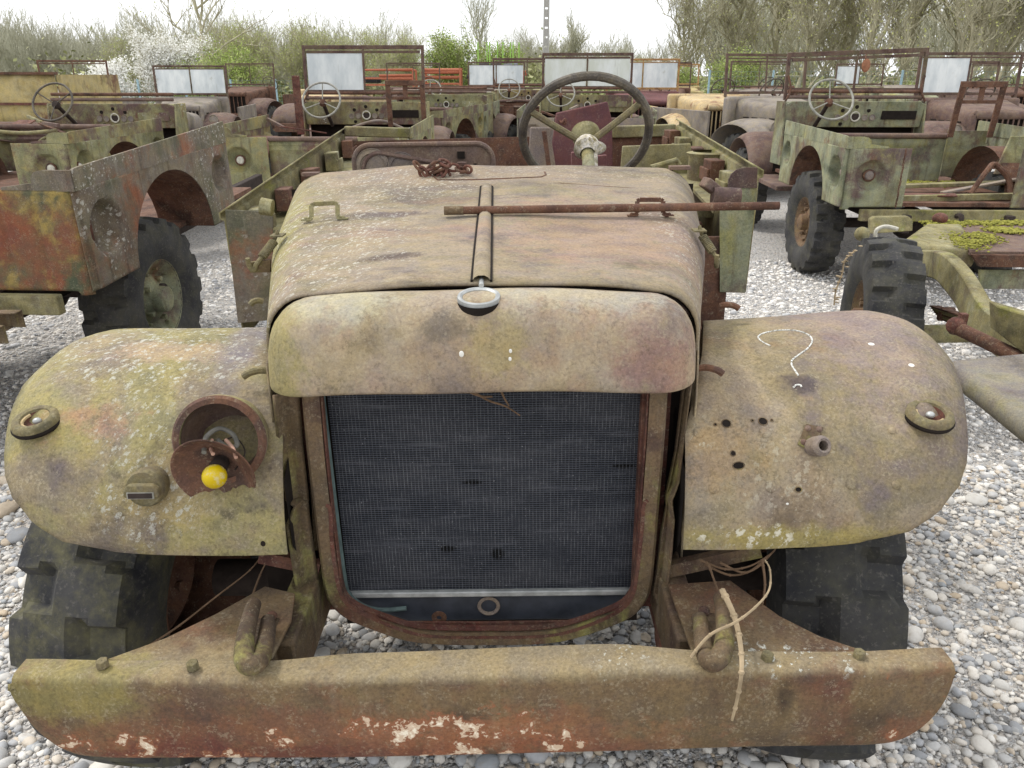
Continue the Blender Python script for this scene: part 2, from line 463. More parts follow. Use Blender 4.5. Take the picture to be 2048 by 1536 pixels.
def chips(m_, regions, seed=3):
    """flaked paint: pale undercoat with orange rims, inside some regions"""
    t = NT.__new__(NT); t.m = m_; t.t = m_.node_tree; t.b = t.t.nodes['Principled BSDF']
    t.tc = t.n('ShaderNodeTexCoord'); t.obj = t.tc.outputs['Object']
    src = t.b.inputs['Base Color'].links[0].from_socket
    v = t.vadd(t.obj, (seed, seed * 2, seed))
    nse = t.noise(t.vmul(v, (1, 1, 1.1)), 27, 7, 0.64, 0.25)
    tot = None
    for (cn, rad, st) in regions:
        d = t.length(t.vmul(t.vadd(t.obj, tuple(-x for x in cn)), tuple(1 / x for x in rad)))
        f = t.rng(d, 1.2, 0.2, 0, st)
        tot = f if tot is None else t.math('MAXIMUM', tot, f)
    nse = t.math('ADD', nse, .035)
    h = t.math('SUBTRACT', nse, t.mul(t.math('SUBTRACT', 1.0, tot), .24))
    c = t.mix(t.rng(h, .47, .55), src, srgb(150, 98, 70))
    c = t.mix(t.rng(h, .545, .565), c, srgb(206, 182, 156))
    c = t.mix(t.mul(t.rng(h, .585, .61), t.rng(t.noise(v, 90, 3, .6), .45, .6)), c, srgb(236, 226, 206))
    t.put(t.b.inputs['Base Color'], c)
    old = t.b.inputs['Normal'].links[0].from_socket
    t.put(t.b.inputs['Normal'], t.bump(t.rng(h, .53, .56), .6, .003, old))
chips(MAT['bumper'], [((-.06, -.7, .60), (.30, .1, .07), 1.0), ((-.36, -.7, .585), (.07, .1, .04), 1.0), ((.14, -.7, .555), (.12, .1, .06), .98), ((-.02, -.7, .53), (.22, .1, .03), 1.0),
                      ((-.68, -.7, .56), (.2, .1, .06), .9), ((-.5, -.7, .53), (.15, .1, .05), .92), ((.74, -.7, .56), (.06, .1, .03), .9)])
MAT['side'] = weathered('hood_side_paint', [srgb(122, 108, 84), srgb(150, 136, 102), srgb(162, 148, 116), srgb(140, 124, 96)], 5, 25, patches=[(srgb(112, 80, 58), 6, .56, .68, .6, (1, 1, 1))], streak=.3)
MAT['strip'] = weathered('strip_rust', [srgb(80, 66, 50), srgb(104, 88, 62), srgb(114, 94, 68), srgb(88, 68, 54)], 5, 31,
    patches=[(srgb(142, 142, 62), 5, .52, .60, .85, (1, 1, .5)), (srgb(104, 58, 44), 6, .54, .64, .7, (1, 1, .6))], streak=.3)
MAT['guard'] = weathered('guard_rust', [srgb(86, 68, 52), srgb(110, 88, 62), srgb(122, 100, 70), srgb(104, 76, 58)], 6, 35, patches=[(srgb(122, 108, 54), 5, .54, .66, .7, (1, 1, .6)), (srgb(112, 54, 40), 7, .54, .66, .6, (1, 1, 1))])
MAT['redrust'] = weathered('red_rust', [srgb(74, 46, 38), srgb(98, 60, 48), srgb(116, 78, 62), srgb(84, 60, 50)], 8, 37, patches=[(srgb(132, 62, 56), 9, .55, .64, .6, (1, 1, 1))])
MAT['rust'] = weathered('brown_rust', [srgb(70, 50, 42), srgb(96, 66, 52), srgb(112, 80, 64), srgb(86, 66, 58)], 6, 41, random_shift=True)
MAT['mauve'] = weathered('mauve_primer', [srgb(86, 68, 64), srgb(106, 84, 78), srgb(118, 98, 88), srgb(98, 80, 70)], 3, 43, patches=[(srgb(140, 122, 86), 4, .60, .7, .5, (1, 1, .7)), (srgb(128, 116, 112), 3, .58, .7, .5, (1, 1, 1))], random_shift=True, streak=.12)
MAT['redpanel'] = weathered('red_primer', [srgb(92, 58, 58), srgb(108, 68, 68), srgb(116, 76, 74)], 3, 44, patches=[(srgb(142, 106, 64), 3, .63, .7, .6, (1, 1, .6))], specks=.2, fine=.15)
MAT['greypanel'] = weathered('grey_primer', [srgb(116, 104, 98), srgb(136, 124, 116), srgb(146, 134, 120)], 3, 45, random_shift=True)
MAT['mossrail'] = weathered('mossy_paint', [srgb(92, 88, 60), srgb(124, 118, 80), srgb(146, 140, 100), srgb(118, 112, 72)], 4, 47, patches=[(srgb(98, 82, 72), 4, .54, .66, .8, (1, 1, 1)), (srgb(120, 122, 38), 6, .57, .66, .8, (1, 1, 1)), (srgb(164, 166, 140), 5, .58, .66, .6, (1, 1, 1))], streak=.3, random_shift=True)
MAT['olive'] = weathered('olive_paint', [srgb(104, 104, 70), srgb(130, 130, 92), srgb(148, 146, 106), srgb(124, 118, 82), srgb(104, 92, 74)], 2.2, 51,
    patches=[(srgb(104, 82, 80), 1.6, .535, .58, .9, (1, 1, .8)), (srgb(160, 146, 84), 2.2, .56, .63, .7, (1, 1, 1)), (srgb(118, 78, 54), 5, .59, .68, .7, (1, 1, .7)), (srgb(132, 128, 48), 3, .60, .7, .6, (1, 1, 1))], streak=.4, random_shift=True,
    lichen=(.25, 44, LICH, None))
MAT['olive_grey'] = weathered('grey_green_paint', [srgb(94, 100, 78), srgb(126, 132, 106), srgb(144, 148, 120), srgb(122, 122, 92), srgb(100, 92, 78)], 2.2, 53,
    patches=[(srgb(100, 80, 80), 1.7, .535, .60, .85, (1, 1, .8)), (srgb(154, 150, 74), 3, .57, .66, .7, (1, 1, .5)), (srgb(118, 72, 48), 4, .59, .68, .7, (1, 1, .7))], streak=.45, random_shift=True)
MAT['rust_side'] = weathered('rusted_side_paint', [srgb(92, 92, 72), srgb(112, 106, 88), srgb(124, 114, 100), srgb(110, 98, 84), srgb(116, 92, 72)], 2.4, 57,
    patches=[(srgb(146, 86, 56), 3, .56, .66, .8, (1, 1, .8)), (srgb(104, 90, 90), 2, .56, .66, .6, (1, 1, 1))], streak=.5, lichen=(.6, 40, srgb(190, 186, 176), None), random_shift=True)
MAT['rust_rear'] = weathered('rusted_rear_paint', [srgb(84, 92, 66), srgb(104, 98, 72), srgb(124, 86, 62), srgb(136, 78, 54), srgb(110, 82, 72)], 2.6, 58,
    patches=[(srgb(140, 84, 60), 2.2, .52, .62, .7, (1, 1, .8)), (srgb(160, 138, 66), 4.2, .55, .62, .85, (1, 1, 1)), (srgb(78, 88, 68), 2.5, .53, .62, .9, (1, 1, .6)), (srgb(104, 80, 80), 2, .57, .66, .6, (1, 1, 1))], random_shift=True)
MAT['yellow'] = weathered('yellow_paint', [srgb(146, 132, 84), srgb(172, 156, 98), srgb(184, 168, 116), srgb(154, 138, 86)], 2.5, 61,
    patches=[(srgb(112, 78, 64), 2.6, .55, .62, .85, (1, 1, .8)), (srgb(112, 108, 66), 2.4, .58, .68, .6, (1, 1, 1))], streak=.35, random_shift=True)
MAT['cream'] = weathered('cream_paint', [srgb(170, 150, 112), srgb(192, 170, 126), srgb(202, 182, 140)], 2.5, 63, patches=[(srgb(128, 82, 62), 3, .56, .63, .9, (1, 1, 1))], streak=.3, random_shift=True)
MAT['hoodgrey'] = weathered('grey_hood_paint', [srgb(112, 104, 98), srgb(136, 128, 120), srgb(148, 140, 130)], 3, 65, patches=[(srgb(108, 106, 74), 3, .56, .66, .6, (1, 1, 1))], random_shift=True)
MAT['frame'] = weathered('windscreen_frame_rust', [srgb(74, 56, 52), srgb(96, 74, 68), srgb(106, 88, 76), srgb(92, 84, 62)], 6, 67, random_shift=True)
MAT['frame_ochre'] = weathered('windscreen_frame_ochre', [srgb(150, 114, 66), srgb(178, 138, 82), srgb(140, 100, 62)], 6, 68, random_shift=True)
MAT['wood'] = plain('weathered_board', srgb(128, 112, 92), .9, var=.3)
MAT['black'] = plain('black_paint', srgb(62, 66, 74), .45, var=.3, scale=14)
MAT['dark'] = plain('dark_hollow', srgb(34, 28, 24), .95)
MAT['darkgrey'] = plain('grimy_steel', srgb(58, 50, 46), .9)
MAT['white'] = plain('white_enamel', srgb(196, 192, 178), .5)
MAT['chrome'] = plain('bare_metal_ring', srgb(170, 172, 170), .42, .35)
MAT['copper'] = plain('verdigris_pipe', srgb(92, 108, 106), .7)
MAT['pinkwire'] = plain('pink_wire', srgb(190, 152, 132), .7)
MAT['greywire'] = plain('grey_cable', srgb(120, 118, 110), .7)
bm_ = NT('yellow_bulb'); b1 = bm_.noise(bm_.obj, 55, 6, .7)
MAT['bulb'] = bm_.done(bm_.mix(bm_.rng(b1, .52, .66), bm_.mix(bm_.noise(bm_.obj, 25, 3, .5), srgb(176, 140, 6), srgb(226, 204, 16)), srgb(196, 180, 120)), .35, bm_.bump(b1, .15, .002))
MAT['chalk'] = plain('chalk', srgb(214, 214, 208), .95)
ck = MAT['chalk'].node_tree; cn_ = ck.nodes.new('ShaderNodeTexNoise'); cn_.inputs['Scale'].default_value = 260; cr_ = ck.nodes.new('ShaderNodeMapRange'); cr_.inputs['From Min'].default_value = .34; cr_.inputs['From Max'].default_value = .47
co_ = ck.nodes.new('ShaderNodeTexCoord'); ck.links.new(co_.outputs['Object'], cn_.inputs['Vector']); ck.links.new(cn_.outputs['Fac'], cr_.inputs['Value']); ck.links.new(cr_.outputs['Result'], ck.nodes['Principled BSDF'].inputs['Alpha'])
MAT['dropping'] = plain('white_dropping', srgb(226, 224, 216), .9, var=.06)
MAT['wheelgrey'] = plain('wheel_rim_grey', srgb(150, 148, 138), .6)
MAT['wheelblack'] = weathered('worn_bakelite', [srgb(72, 67, 60), srgb(94, 88, 76), srgb(112, 106, 90)], 9, 70, specks=.3, rough=.6)
MAT['spoke'] = weathered('mossy_spoke', [srgb(96, 90, 60), srgb(122, 114, 76), srgb(108, 96, 70)], 14, 71, specks=.3)
MAT['hubwhite'] = weathered('flaked_white', [srgb(120, 112, 74), srgb(170, 164, 140), srgb(214, 210, 196), srgb(140, 130, 84)], 22, 72, specks=.5)
MAT['bark'] = plain('bark', srgb(92, 84, 70), .95, var=.3, scale=6)
MAT['cane'] = plain('dry_cane', srgb(164, 146, 118), .8, var=.25, scale=24)
MAT['canedark'] = plain('brown_cane', srgb(112, 90, 70), .85, var=.25, scale=24)
MAT['concrete'] = plain('pole_concrete', srgb(176, 174, 168), .9, var=.08)
MAT['red'] = plain('red_lens', srgb(168, 44, 36), .35, var=.1)

def rubber(name, moss):
    m = NT(name)
    n1 = m.noise(m.obj, 6, 6, .65); n2 = m.noise(m.obj, 80, 5, .7)
    c = m.mix(m.rng(n1, .3, .7), srgb(36, 37, 41), srgb(68, 67, 66))
    c = m.mix(m.mul(m.rng(m.noise(m.vadd(m.obj, (3, 1, 2)), 9, 7, .72), .40, .74), moss), c, srgb(112, 108, 74))
    c = m.mix(m.mul(m.rng(n2, .54, .68), .35), c, srgb(120, 115, 106))
    return m.done(c, .82, m.bump(n2, .3, .003), spec=.35)
MAT['rubber'] = rubber('tyre_rubber', .25)
MAT['rubber_moss'] = rubber('mossy_tyre_rubber', .8)

def pane_mat(name, a, b, c):
    m = NT(name)
    v = m.vmul(m.obj, (3, 3, 1.2))
    n1 = m.noise(v, 1.5, 6, .6)
    col = m.mix(m.rng(n1, .3, .7), a, b)
    col = m.mix(m.mul(m.rng(m.noise(m.vadd(m.obj, (4, 2, 7)), 3.5, 6, .7), .6, .75), .6), col, c)
    col = m.mix(m.mul(m.rng(m.noise(m.vmul(m.obj, (40, 40, 1.5)), 1, 4, .6), .56, .75), .35), col, srgb(150, 150, 140))
    return m.done(col, .35, None, spec=.5)
MAT['pane'] = pane_mat('clouded_glass', srgb(188, 196, 198), srgb(226, 230, 228), srgb(150, 148, 124))
MAT['pane_yellow'] = pane_mat('clouded_glass_mossy', srgb(200, 204, 190), srgb(222, 226, 222), srgb(150, 152, 100))

def core_mat():
    m = NT('radiator_core')
    s = m.xyz(m.obj)
    wob = m.mul(m.math('SUBTRACT', m.noise(m.obj, 14, 4, .6), .5), .004)
    fx = m.math('FRACT', m.mul(m.math('ADD', s[0], m.mul(wob, .35)), 1 / .0076))
    fz = m.math('FRACT', m.mul(m.math('ADD', s[2], wob), 1 / .0052))
    lx = m.rng(m.math('ABSOLUTE', m.math('SUBTRACT', fx, .5)), .30, .44)
    lz = m.rng(m.math('ABSOLUTE', m.math('SUBTRACT', fz, .5)), .18, .42)
    big = m.noise(m.vmul(m.obj, (2, 2, 5)), 3.0, 6, .65)
    c = m.mix(lz, srgb(24, 26, 31), srgb(80, 84, 94))
    lv = m.mul(m.rng(big, .3, .7, .2, .8), m.rng(m.noise(m.vmul(m.obj, (1, 1, .35)), 90, 4, .7), .35, .65, .25, 1.15))
    c = m.mix(m.mul(lx, lv), c, srgb(134, 136, 140))
    c = m.mix(m.mul(m.rng(m.noise(m.vmul(m.obj, (4, 1, 60)), 1.6, 5, .7), .52, .7), .5), c, srgb(104, 106, 112))
    c = m.mix(m.mul(m.rng(big, .35, .7), .35), c, srgb(86, 86, 90))
    hole = None
    for (x, z, rx, rz) in ((-.03, .895, .026, .007), (-.09, .73, .022, .010), (.02, .715, .018, .018), (.29, .93, .03, .006)):
        d = m.length(m.vmul(m.vadd(m.obj, (-x, .30, -z)), (1 / rx, 0, 1 / rz)))
        f = m.rng(d, 1.1, .5); hole = f if hole is None else m.math('MAXIMUM', hole, f)
    c = m.mix(m.mul(hole, m.math('SUBTRACT', 1.0, m.mul(lx, .8))), c, srgb(8, 8, 9))
    sp = m.rng(m.noise(m.obj, 150, 3, .6), .655, .72)
    c = m.mix(m.mul(sp, .8), c, srgb(168, 168, 170))
    h = m.math('ADD', lz, lx)
    return m.done(c, .6, m.bump(h, .7, .003), .3)
MAT['core'] = core_mat()
# ---------------------------------------------------------------- wheels
def tyre_mb(Ro=.455, hw=.125, rb=.215, N=18, depth=.030, K=10, gap=.36):
    prof = [(-hw + .03, rb), (-hw - .002, rb + .05), (-hw - .012, rb + .12), (-hw - .004, Ro - .055), (-hw + .004, Ro - .02)]
    xs = [-1, -.86, -.70, -.54, -.40, -.26, -.12, .12, .26, .40, .54, .70, .86, 1]
    tread = [(x * (hw - .004), Ro - .012 * abs(x) ** 2.4) for x in xs]
    full = [(x, r, None) for x, r in prof] + [(x, r, x / hw) for x, r in tread] + [(-x, r, None) for x, r in reversed(prof)]
    na = N * K
    rows = []
    for k in range(na):
        row = []
        for i, (x, r, q) in enumerate(full):
            side = 0.5 if x > 0 else 0.0
            aq = abs(x) / hw
            ph = (k / K + side + .12 * (1 - min(aq, 1))) % 1.0
            d = 0
            lim = .24 + .06 * math.sin(k * 2.1)
            if (q is not None and abs(q) > .2) or (q is None and r > Ro - .03):
                g = 1.0 if ph < gap else 0.0
                d = depth * g
                if q is not None and abs(q) < .3: d *= .55
            elif q is None and r > Ro - .1:
                d = depth * .35 if ph < gap else 0
            a = 2 * PI * (k + (.18 * K * 0)) / na
            row.append((x, (r - d) * math.cos(a), (r - d) * math.sin(a)))
        rows.append(row)
    m = MB()
    n = len(full); vs = [p for r_ in rows for p in r_]; fs = []
    for i in range(na):
        j = (i + 1) % na
        for k in range(n - 1): fs.append((i * n + k, j * n + k, j * n + k + 1, i * n + k + 1))
    m.add(vs, fs)
    return m

def rim_mb(rb=.218, hw=.10, out=-1):
    """steel disc wheel turned about x; out = side of the hub face"""
    m = MB()
    M = Matrix.Rotation(out * PI / 2, 4, 'Y')
    m.lathe([(rb - .004, -hw), (rb + .012, -hw + .004), (rb - .01, -hw + .02), (rb - .03, 0), (rb - .01, hw - .02), (rb + .014, hw - .004), (rb + .004, hw), (rb - .02, hw - .02),
             (rb - .045, hw * .55), (.14, hw * .35), (.10, hw * .65), (.075, hw * .7), (.07, hw * 1.25), (.05, hw * 1.35), (.001, hw * 1.35)], M, 36)
    for k in range(5):
        a = 2 * PI * k / 5
        m.lathe([(.016, hw * .5), (.016, hw * .85), (.001, hw * .9)], M @ Matrix.Translation((.115 * math.cos(a), .115 * math.sin(a), 0)), 6)
    for k in range(10):
        a = 2 * PI * (k + .3) / 10
        m.lathe([(.009, hw * .5), (.009, hw * .75), (.001, hw * .8)], M @ Matrix.Translation(((rb - .05) * math.cos(a), (rb - .05) * math.sin(a), 0)), 6)
    return m
_wheel = {}
def wheel(parent, loc, rz=0, out=-1, rim='rust', tyre='rubber', label=None, spin=0.0, sc=1.0, big=False):
    key = (rim, tyre, out, big)
    if key not in _wheel:
        r = rim_mb(out=out).build('wheel', MAT[rim], parent)
        t = (tyre_mb(N=13, K=14, gap=.38, depth=.034, hw=.128) if big else tyre_mb()).build('tyre', MAT[tyre], r, ang=28)
        _wheel[key] = r
    else:
        r = link_copy(_wheel[key], parent)
        for c in _wheel[key].children: link_copy(c, r)
    r.location = loc
    r.rotation_euler = (spin, 0, rz)
    r.scale = (sc, sc, sc)
    return r

def steering_wheel(parent, c, nrm, Rw, rr, rimm, spm, hubm, dish=.04, spin=0.0, column=None, colm=None, hub_r=.035, sp_r=.008):
    """c centre, nrm from the hub towards the driver"""
    q = Vector(nrm).normalized().to_track_quat('Z', 'Y').to_matrix().to_4x4()
    M = Matrix.Translation(Vector(c)) @ q
    m = MB(M)
    m.tube([(Rw * math.cos(a), Rw * math.sin(a), 0) for a in (2 * PI * k / 48 for k in range(48))], rr, 10, closed=True)
    o = m.build('steering_wheel', MAT[rimm], parent)
    m = MB(M)
    for k in range(3):
        a = spin + 2 * PI * k / 3
        m.tube(smooth_path([(Rw * math.cos(a), Rw * math.sin(a), 0), (Rw * .6 * math.cos(a), Rw * .6 * math.sin(a), -dish * .5), (.02 * math.cos(a), .02 * math.sin(a), -dish)], 4), [sp_r * (1.1 if i else 1.3) for i in range(9)], 8)
    m.build('spokes', MAT[spm], o)
    m = MB(M)
    m.lathe([(.001, .012 - dish), (hub_r * .8, .008 - dish), (hub_r, -.008 - dish), (hub_r * 1.1, -.03 - dish), (hub_r * .6, -.055 - dish)], None, 20)
    m.build('hub', MAT[hubm], o)
    if column is not None:
        m = MB(); m.tube([M @ Vector((0, 0, -dish - .03)), Vector(column)], .021, 12)
        m.build('steering_column', MAT[colm or spm], parent)
    return o

# ---------------------------------------------------------------- the derelict truck in front
HERO_M = Matrix.Translation((-.042, 1.75, 0)) @ Matrix.Rotation(R(-.8), 4, 'Y')
HERO_I = HERO_M.inverted()
hero = empty('derelict_truck', 'moss stained derelict army truck with bare radiator, standing nearest in front', 'truck', (-.042, 1.75, 0), ry=R(-.8))
def H(u, v, Y=None, Z=None, X=None): return HERO_I @ at(u, v, Y, Z, X)
def L(x, Y, z): return Vector((x, Y - 1.75, z))

# bonnet
def hood_w(Y): return curve([(1.46, .430), (1.95, .552), (2.45, .630)], Y)
def hood_z(Y): return curve([(1.46, 1.306), (1.95, 1.368), (2.45, 1.428)], Y)
def hood_sec(Y, skirt=.20):
    W, z, r = hood_w(Y), hood_z(Y), lerp(.095, .12, (Y - 1.46))
    pts = [L(-W, Y, z - r - skirt * t) for t in (1, .66, .33)]
    for k in range(9):
        a = PI - PI / 2 * k / 8
        pts.append(L(-W + r + r * math.cos(a), Y, z - r + r * math.sin(a)))
    n = 20
    for k in range(1, n):
        x = lerp(-W + r, W - r, k / n); e = x / (W - r)
        dent = .004 * math.sin(5 * x + 9 * Y) + .003 * math.sin(13 * x - 6 * Y)
        pts.append(L(x, Y, z + .016 * (1 - e * e) + dent * (1 - e ** 4)))
    for k in range(9):
        a = PI / 2 - PI / 2 * k / 8
        pts.append(L(W - r + r * math.cos(a), Y, z - r + r * math.sin(a)))
    pts += [L(W, Y, z - r - skirt * t) for t in (.33, .66, 1)]
    return pts
m = MB()
m.grid([hood_sec(lerp(1.468, 2.45, k / 26)) for k in range(27)])
hood = m.build('bonnet', MAT['hood'], hero, solid=.006, soff=-1, ang=50)
# inner lip under the front edge of the bonnet
m = MB(); m.grid([[HERO_p * Vector((.985, 1, 1)) - Vector((0, 0, .012)) for HERO_p in hood_sec(y)] for y in (1.475, 1.56)])
m.build('bonnet_lip', MAT['darkgrey'], hero)
# centre hinge channel with its two dark slots
m = MB()
hp = [H(973, 388, Y=2.16), H(958, 576, Y=1.475), H(986, 576, Y=1.475), H(991, 388, Y=2.16)]
def on_hood(x, Y): 
    W = hood_w(Y) - lerp(.095, .12, (Y - 1.46)); e = x / W
    return hood_z(Y) + .016 * (1 - e * e) + .004 * math.sin(5 * x + 9 * Y) + .003 * math.sin(13 * x - 6 * Y)
xa = lambda Y: lerp(.016, .013, (Y - 1.47) / .7)
rows = []
for k in range(15):
    Y = lerp(1.474, 2.17, k / 14)
    rows.append([L(lerp(0.001, -.008, (Y - 1.47) / .7) + s_ * xa(Y), Y, on_hood(0, Y) + h_) for s_, h_ in ((-1.1, .003), (-.85, .009), (-.4, .013), (.4, .013), (.85, .009), (1.1, .003))])
m.grid(rows)
hinge = m.build('bonnet_hinge', MAT['hood'], hood)
m = MB()
for s_ in (-1, 1):
    m.tube([L(lerp(0.001, -.008, (Y - 1.47) / .7) + s_ * (xa(Y) + .003), Y, on_hood(0, Y) + .0025) for Y in (1.473, 1.65, 1.82, 2.0, 2.17)], .0028, 6)
m.tube([L(-.008 + .016 * math.cos(a), 2.17 + .012 * math.sin(a), on_hood(0, 2.17) + .003) for a in (PI * k / 8 for k in range(9))], .003, 6)
m.build('hinge_slot', MAT['dark'], hinge)
m = MB(); m.tube([L(.002, 1.44, on_hood(0, 1.47) + .002), L(.0, 1.50, on_hood(0, 1.47) + .002)], .005, 8)
m.build('hinge_rod', MAT['chrome'], hinge)
# seams of the access panel at the back, and the cross seam
def seam(pts, name='panel_seam', r=.0022, mat='dkrust'):
    m = MB(); m.tube([L(x, Y, on_hood(x, Y) - .0004) for x, Y in pts], r, 6); return m.build(name, MAT['rust'], hood)
seam([(-.16, 2.36), (-.165, 2.30), (-.15, 2.265), (-.05, 2.262), (.1, 2.265), (.145, 2.27), (.16, 2.30), (.158, 2.345)], r=.003)
seam([(-.02, 2.20), (.2, 2.20), (.35, 2.20), (.46, 2.2)], r=.0015)
# bonnet handles
def handle(u0, u1, vb, tilt, mat):
    a = H(u0, vb, Y=1.93); b = H(u1, vb - 3, Y=1.93)
    za, zb = on_hood(a.x, 1.93), on_hood(b.x, 1.93)
    A = Vector((a.x, a.y, za)); B = Vector((b.x, b.y, zb)); up = Vector((0, .012, .038))
    m = MB()
    pts = [A - Vector((.014, 0, -.002)), A + Vector((-.004, 0, .003)), A + up * .2, A + up * .9, A + up + Vector((.006, 0, 0)), B + up - Vector((.006, 0, 0)), B + up * .9, B + up * .2, B + Vector((.004, 0, .003)), B + Vector((.014, 0, .002))]
    for p, q in zip(pts, pts[1:]): m.bar(p, q, .0105, .004, up=(0, 1, 0.2))
    m.box(A + Vector((-.012, 0, .002)), (.026, .014, .003)); m.box(B + Vector((.012, 0, .002)), (.026, .014, .003))
    m.ball(A + Vector((-.014, 0, .004)), .005, 8, 4); m.ball(B + Vector((.014, 0, .004)), .005, 8, 4)
    return m.build('bonnet_handle', MAT[mat], hood)
handle(625, 677, 456, 0, 'mossrail'); handle(1274, 1326, 443, 0, 'rust')
# tabs on the back edge
for u0, u1, v in ((605, 640, 351), (1338, 1380, 338)):
    a = H(u0, v, Y=2.455); b = H(u1, v, Y=2.455)
    m = MB(); m.box((a + b) / 2 + Vector((0, 0, .004)), (abs(b.x - a.x), .03, .012)); m.build('bonnet_stop', MAT['mauve'], hood, bevel=.002)

# spring latches at both sides
def latch(p0, p1, hook):
    m = MB()
    d = (p1 - p0)
    m.box(p0 + Vector((0, 0, .002)), (.03, .035, .004))
    m.tube([p0, p0 + Vector((0, 0, .012)), p0 + d * .18], .0045, 8)
    coil = []
    side = d.normalized().orthogonal().normalized(); oth = d.normalized().cross(side)
    for k in range(90):
        t = k / 89; a = t * 2 * PI * 11
        coil.append(p0 + d * (.18 + .55 * t) + (side * math.cos(a) + oth * math.sin(a)) * .009)
    m.tube(coil, .0026, 5)
    m.tube([p0 + d * .18, p0 + d * .74], .0085, 8)
    m.tube(smooth_path([p0 + d * .72, p0 + d * .95, p1, p1 + hook * .5 + Vector((0, 0, -.012)), p1 + hook, p1 + hook + Vector((0, -.005, .02))], 5), .0055, 8)
    return m.build('bonnet_latch', MAT['spoke'], hero)
latch(H(556, 472, Y=1.86), H(512, 530, Y=1.80), Vector((-.012, -.012, 0)))
latch(H(1398, 462, Y=1.87), H(1436, 520, Y=1.82), Vector((-.012, -.03, 0)))
m = MB(); m.prism([H(500, 525, Y=1.80), H(500, 545, Y=1.80), H(540, 545, Y=1.82), H(540, 520, Y=1.82)], (0, .01, 0)); m.build('latch_bracket', MAT['strip'], hero)

# nose shell over the radiator
def nose_rows(W=.417):
    prof = [(1.464, 1.300), (1.440, 1.304), (1.412, 1.302), (1.388, 1.294), (1.367, 1.278), (1.353, 1.256), (1.345, 1.228), (1.339, 1.196), (1.335, 1.166), (1.333, 1.150), (1.336, 1.144), (1.350, 1.143)]
    rows = []
    def row(x, f, s, lift=0):
        r_ = []
        for (Y, Z) in prof:
            z = Z + .004 - .006 * sstep(.15, .4, abs(x)) - .10 * (1 - f) * sstep(1.13, 1.30, Z) + .006 * (1 - f) * (1 - sstep(1.128, 1.17, Z))
            y = 1.464 - (1.464 - Y) * (.30 + .70 * f)
            e = x / W
            r_.append(L(x, y, z + .010 * (1 - e * e) * sstep(1.2, 1.30, Z) + .0015 * math.sin(17 * x)))
        return r_
    c = .088
    rows.append([Vector((p.x, 1.464 - 1.75, p.z)) for p in row(-W, 0, 0)])
    ph = [k / 9 for k in range(10)]
    for t in ph: rows.append(row(-(W - c + c * math.cos(t * PI / 2)), math.sin(t * PI / 2), 0))
    for k in range(1, 24): rows.append(row(lerp(-(W - c), W - c, k / 24), 1, 0))
    for t in reversed(ph): rows.append(row(W - c + c * math.cos(t * PI / 2), math.sin(t * PI / 2), 0))
    rows.append([Vector((p.x, 1.464 - 1.75, p.z)) for p in row(W, 0, 0)])
    return rows
m = MB(); m.grid(nose_rows())
nose = m.build('radiator_shell', MAT['nose'], hero, solid=.005, soff=-1, ang=60)
# filler neck
fc = H(958, 606, Y=1.405); fc.z = 1.3125
M = Matrix.Translation(fc) @ Matrix.Rotation(R(9), 4, 'X')
m = MB(); m.lathe([(.041, -.022), (.042, -.004), (.040, .004), (.035, .005), (.031, .002), (.031, -.003)], M, 40)
ring = m.build('filler_neck', MAT['chrome'], nose)
m = MB(); m.lathe([(.001, -.003), (.022, -.004), (.031, -.002)], M, 32); m.build('filler_plate', MAT['strip'], ring)
m = MB(); m.lathe([(.0425, -.02), (.0445, -.012), (.043, -.002)], M, 40); m.build('filler_shadow', MAT['dark'], ring)  # dark band painted as the shadow below the ring
for (u, v, r_) in ((923, 708, .0045), (1021, 702, .003), (1020, 718, .003)):
    p = H(u, v, Y=1.333)
    m = MB(); m.ball(p, r_, 10, 6, (1, .3, 1.4)); m.build('dropping', MAT['dropping'], nose)

# radiator
m = MB(); m.grid([[L(-.318, 1.45, z), L(.318, 1.45, z)] for z in (.620, 1.18)])
core = m.build('radiator', MAT['core'], hero)
m = MB()
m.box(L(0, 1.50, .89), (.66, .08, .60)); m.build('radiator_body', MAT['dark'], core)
m = MB(); m.box(L(0, 1.444, .616), (.640, .014, .014)); m.build('core_strip', MAT['chrome'], core, bevel=.003)
m = MB()
m.prism([L(-.318, 1.452, .609), L(.318, 1.452, .609), L(.30, 1.452, .578), L(.20, 1.452, .531), L(-.19, 1.452, .531), L(-.29, 1.452, .575)], (0, .06, 0))
tank = m.build('bottom_tank', MAT['black'], core, bevel=.006)
m = MB(); M = Matrix.Translation(L(-.003, 1.452, .575)) @ Matrix.Rotation(PI / 2, 4, 'X')
m.lathe([(.021, -.004), (.026, .003), (.023, .006), (.018, .004), (.017, -.01), (.001, -.012)], M, 28); m.build('drain_ring', MAT['greypanel'], tank)
m = MB(); M = Matrix.Translation(L(-.118, 1.452, .543)) @ Matrix.Rotation(PI / 2, 4, 'X')
m.lathe([(.018, -.001), (.017, .001), (.006, .002), (.005, -.004), (.001, -.004)], M, 24); m.build('bolt_hole', MAT['rust'], tank)
m = MB(); pp = [L(-.325, 1.44, 1.16), L(-.325, 1.44, .9), L(-.322, 1.44, .66), L(-.312, 1.438, .618), L(-.285, 1.438, .588), L(-.245, 1.44, .575), L(-.19, 1.443, .577)]
m.tube(smooth_path(pp, 5), .0055, 8); m.build('overflow_pipe', MAT['copper'], core)
m = MB()
m.box(L(-.335, 1.455, .88), (.014, .05, .56)); m.build('core_side', MAT['redrust'], core, bevel=.002)
m = MB(); m.box(L(.327, 1.452, .88), (.018, .05, .57)); m.build('core_side', MAT['redrust'], core, bevel=.002)
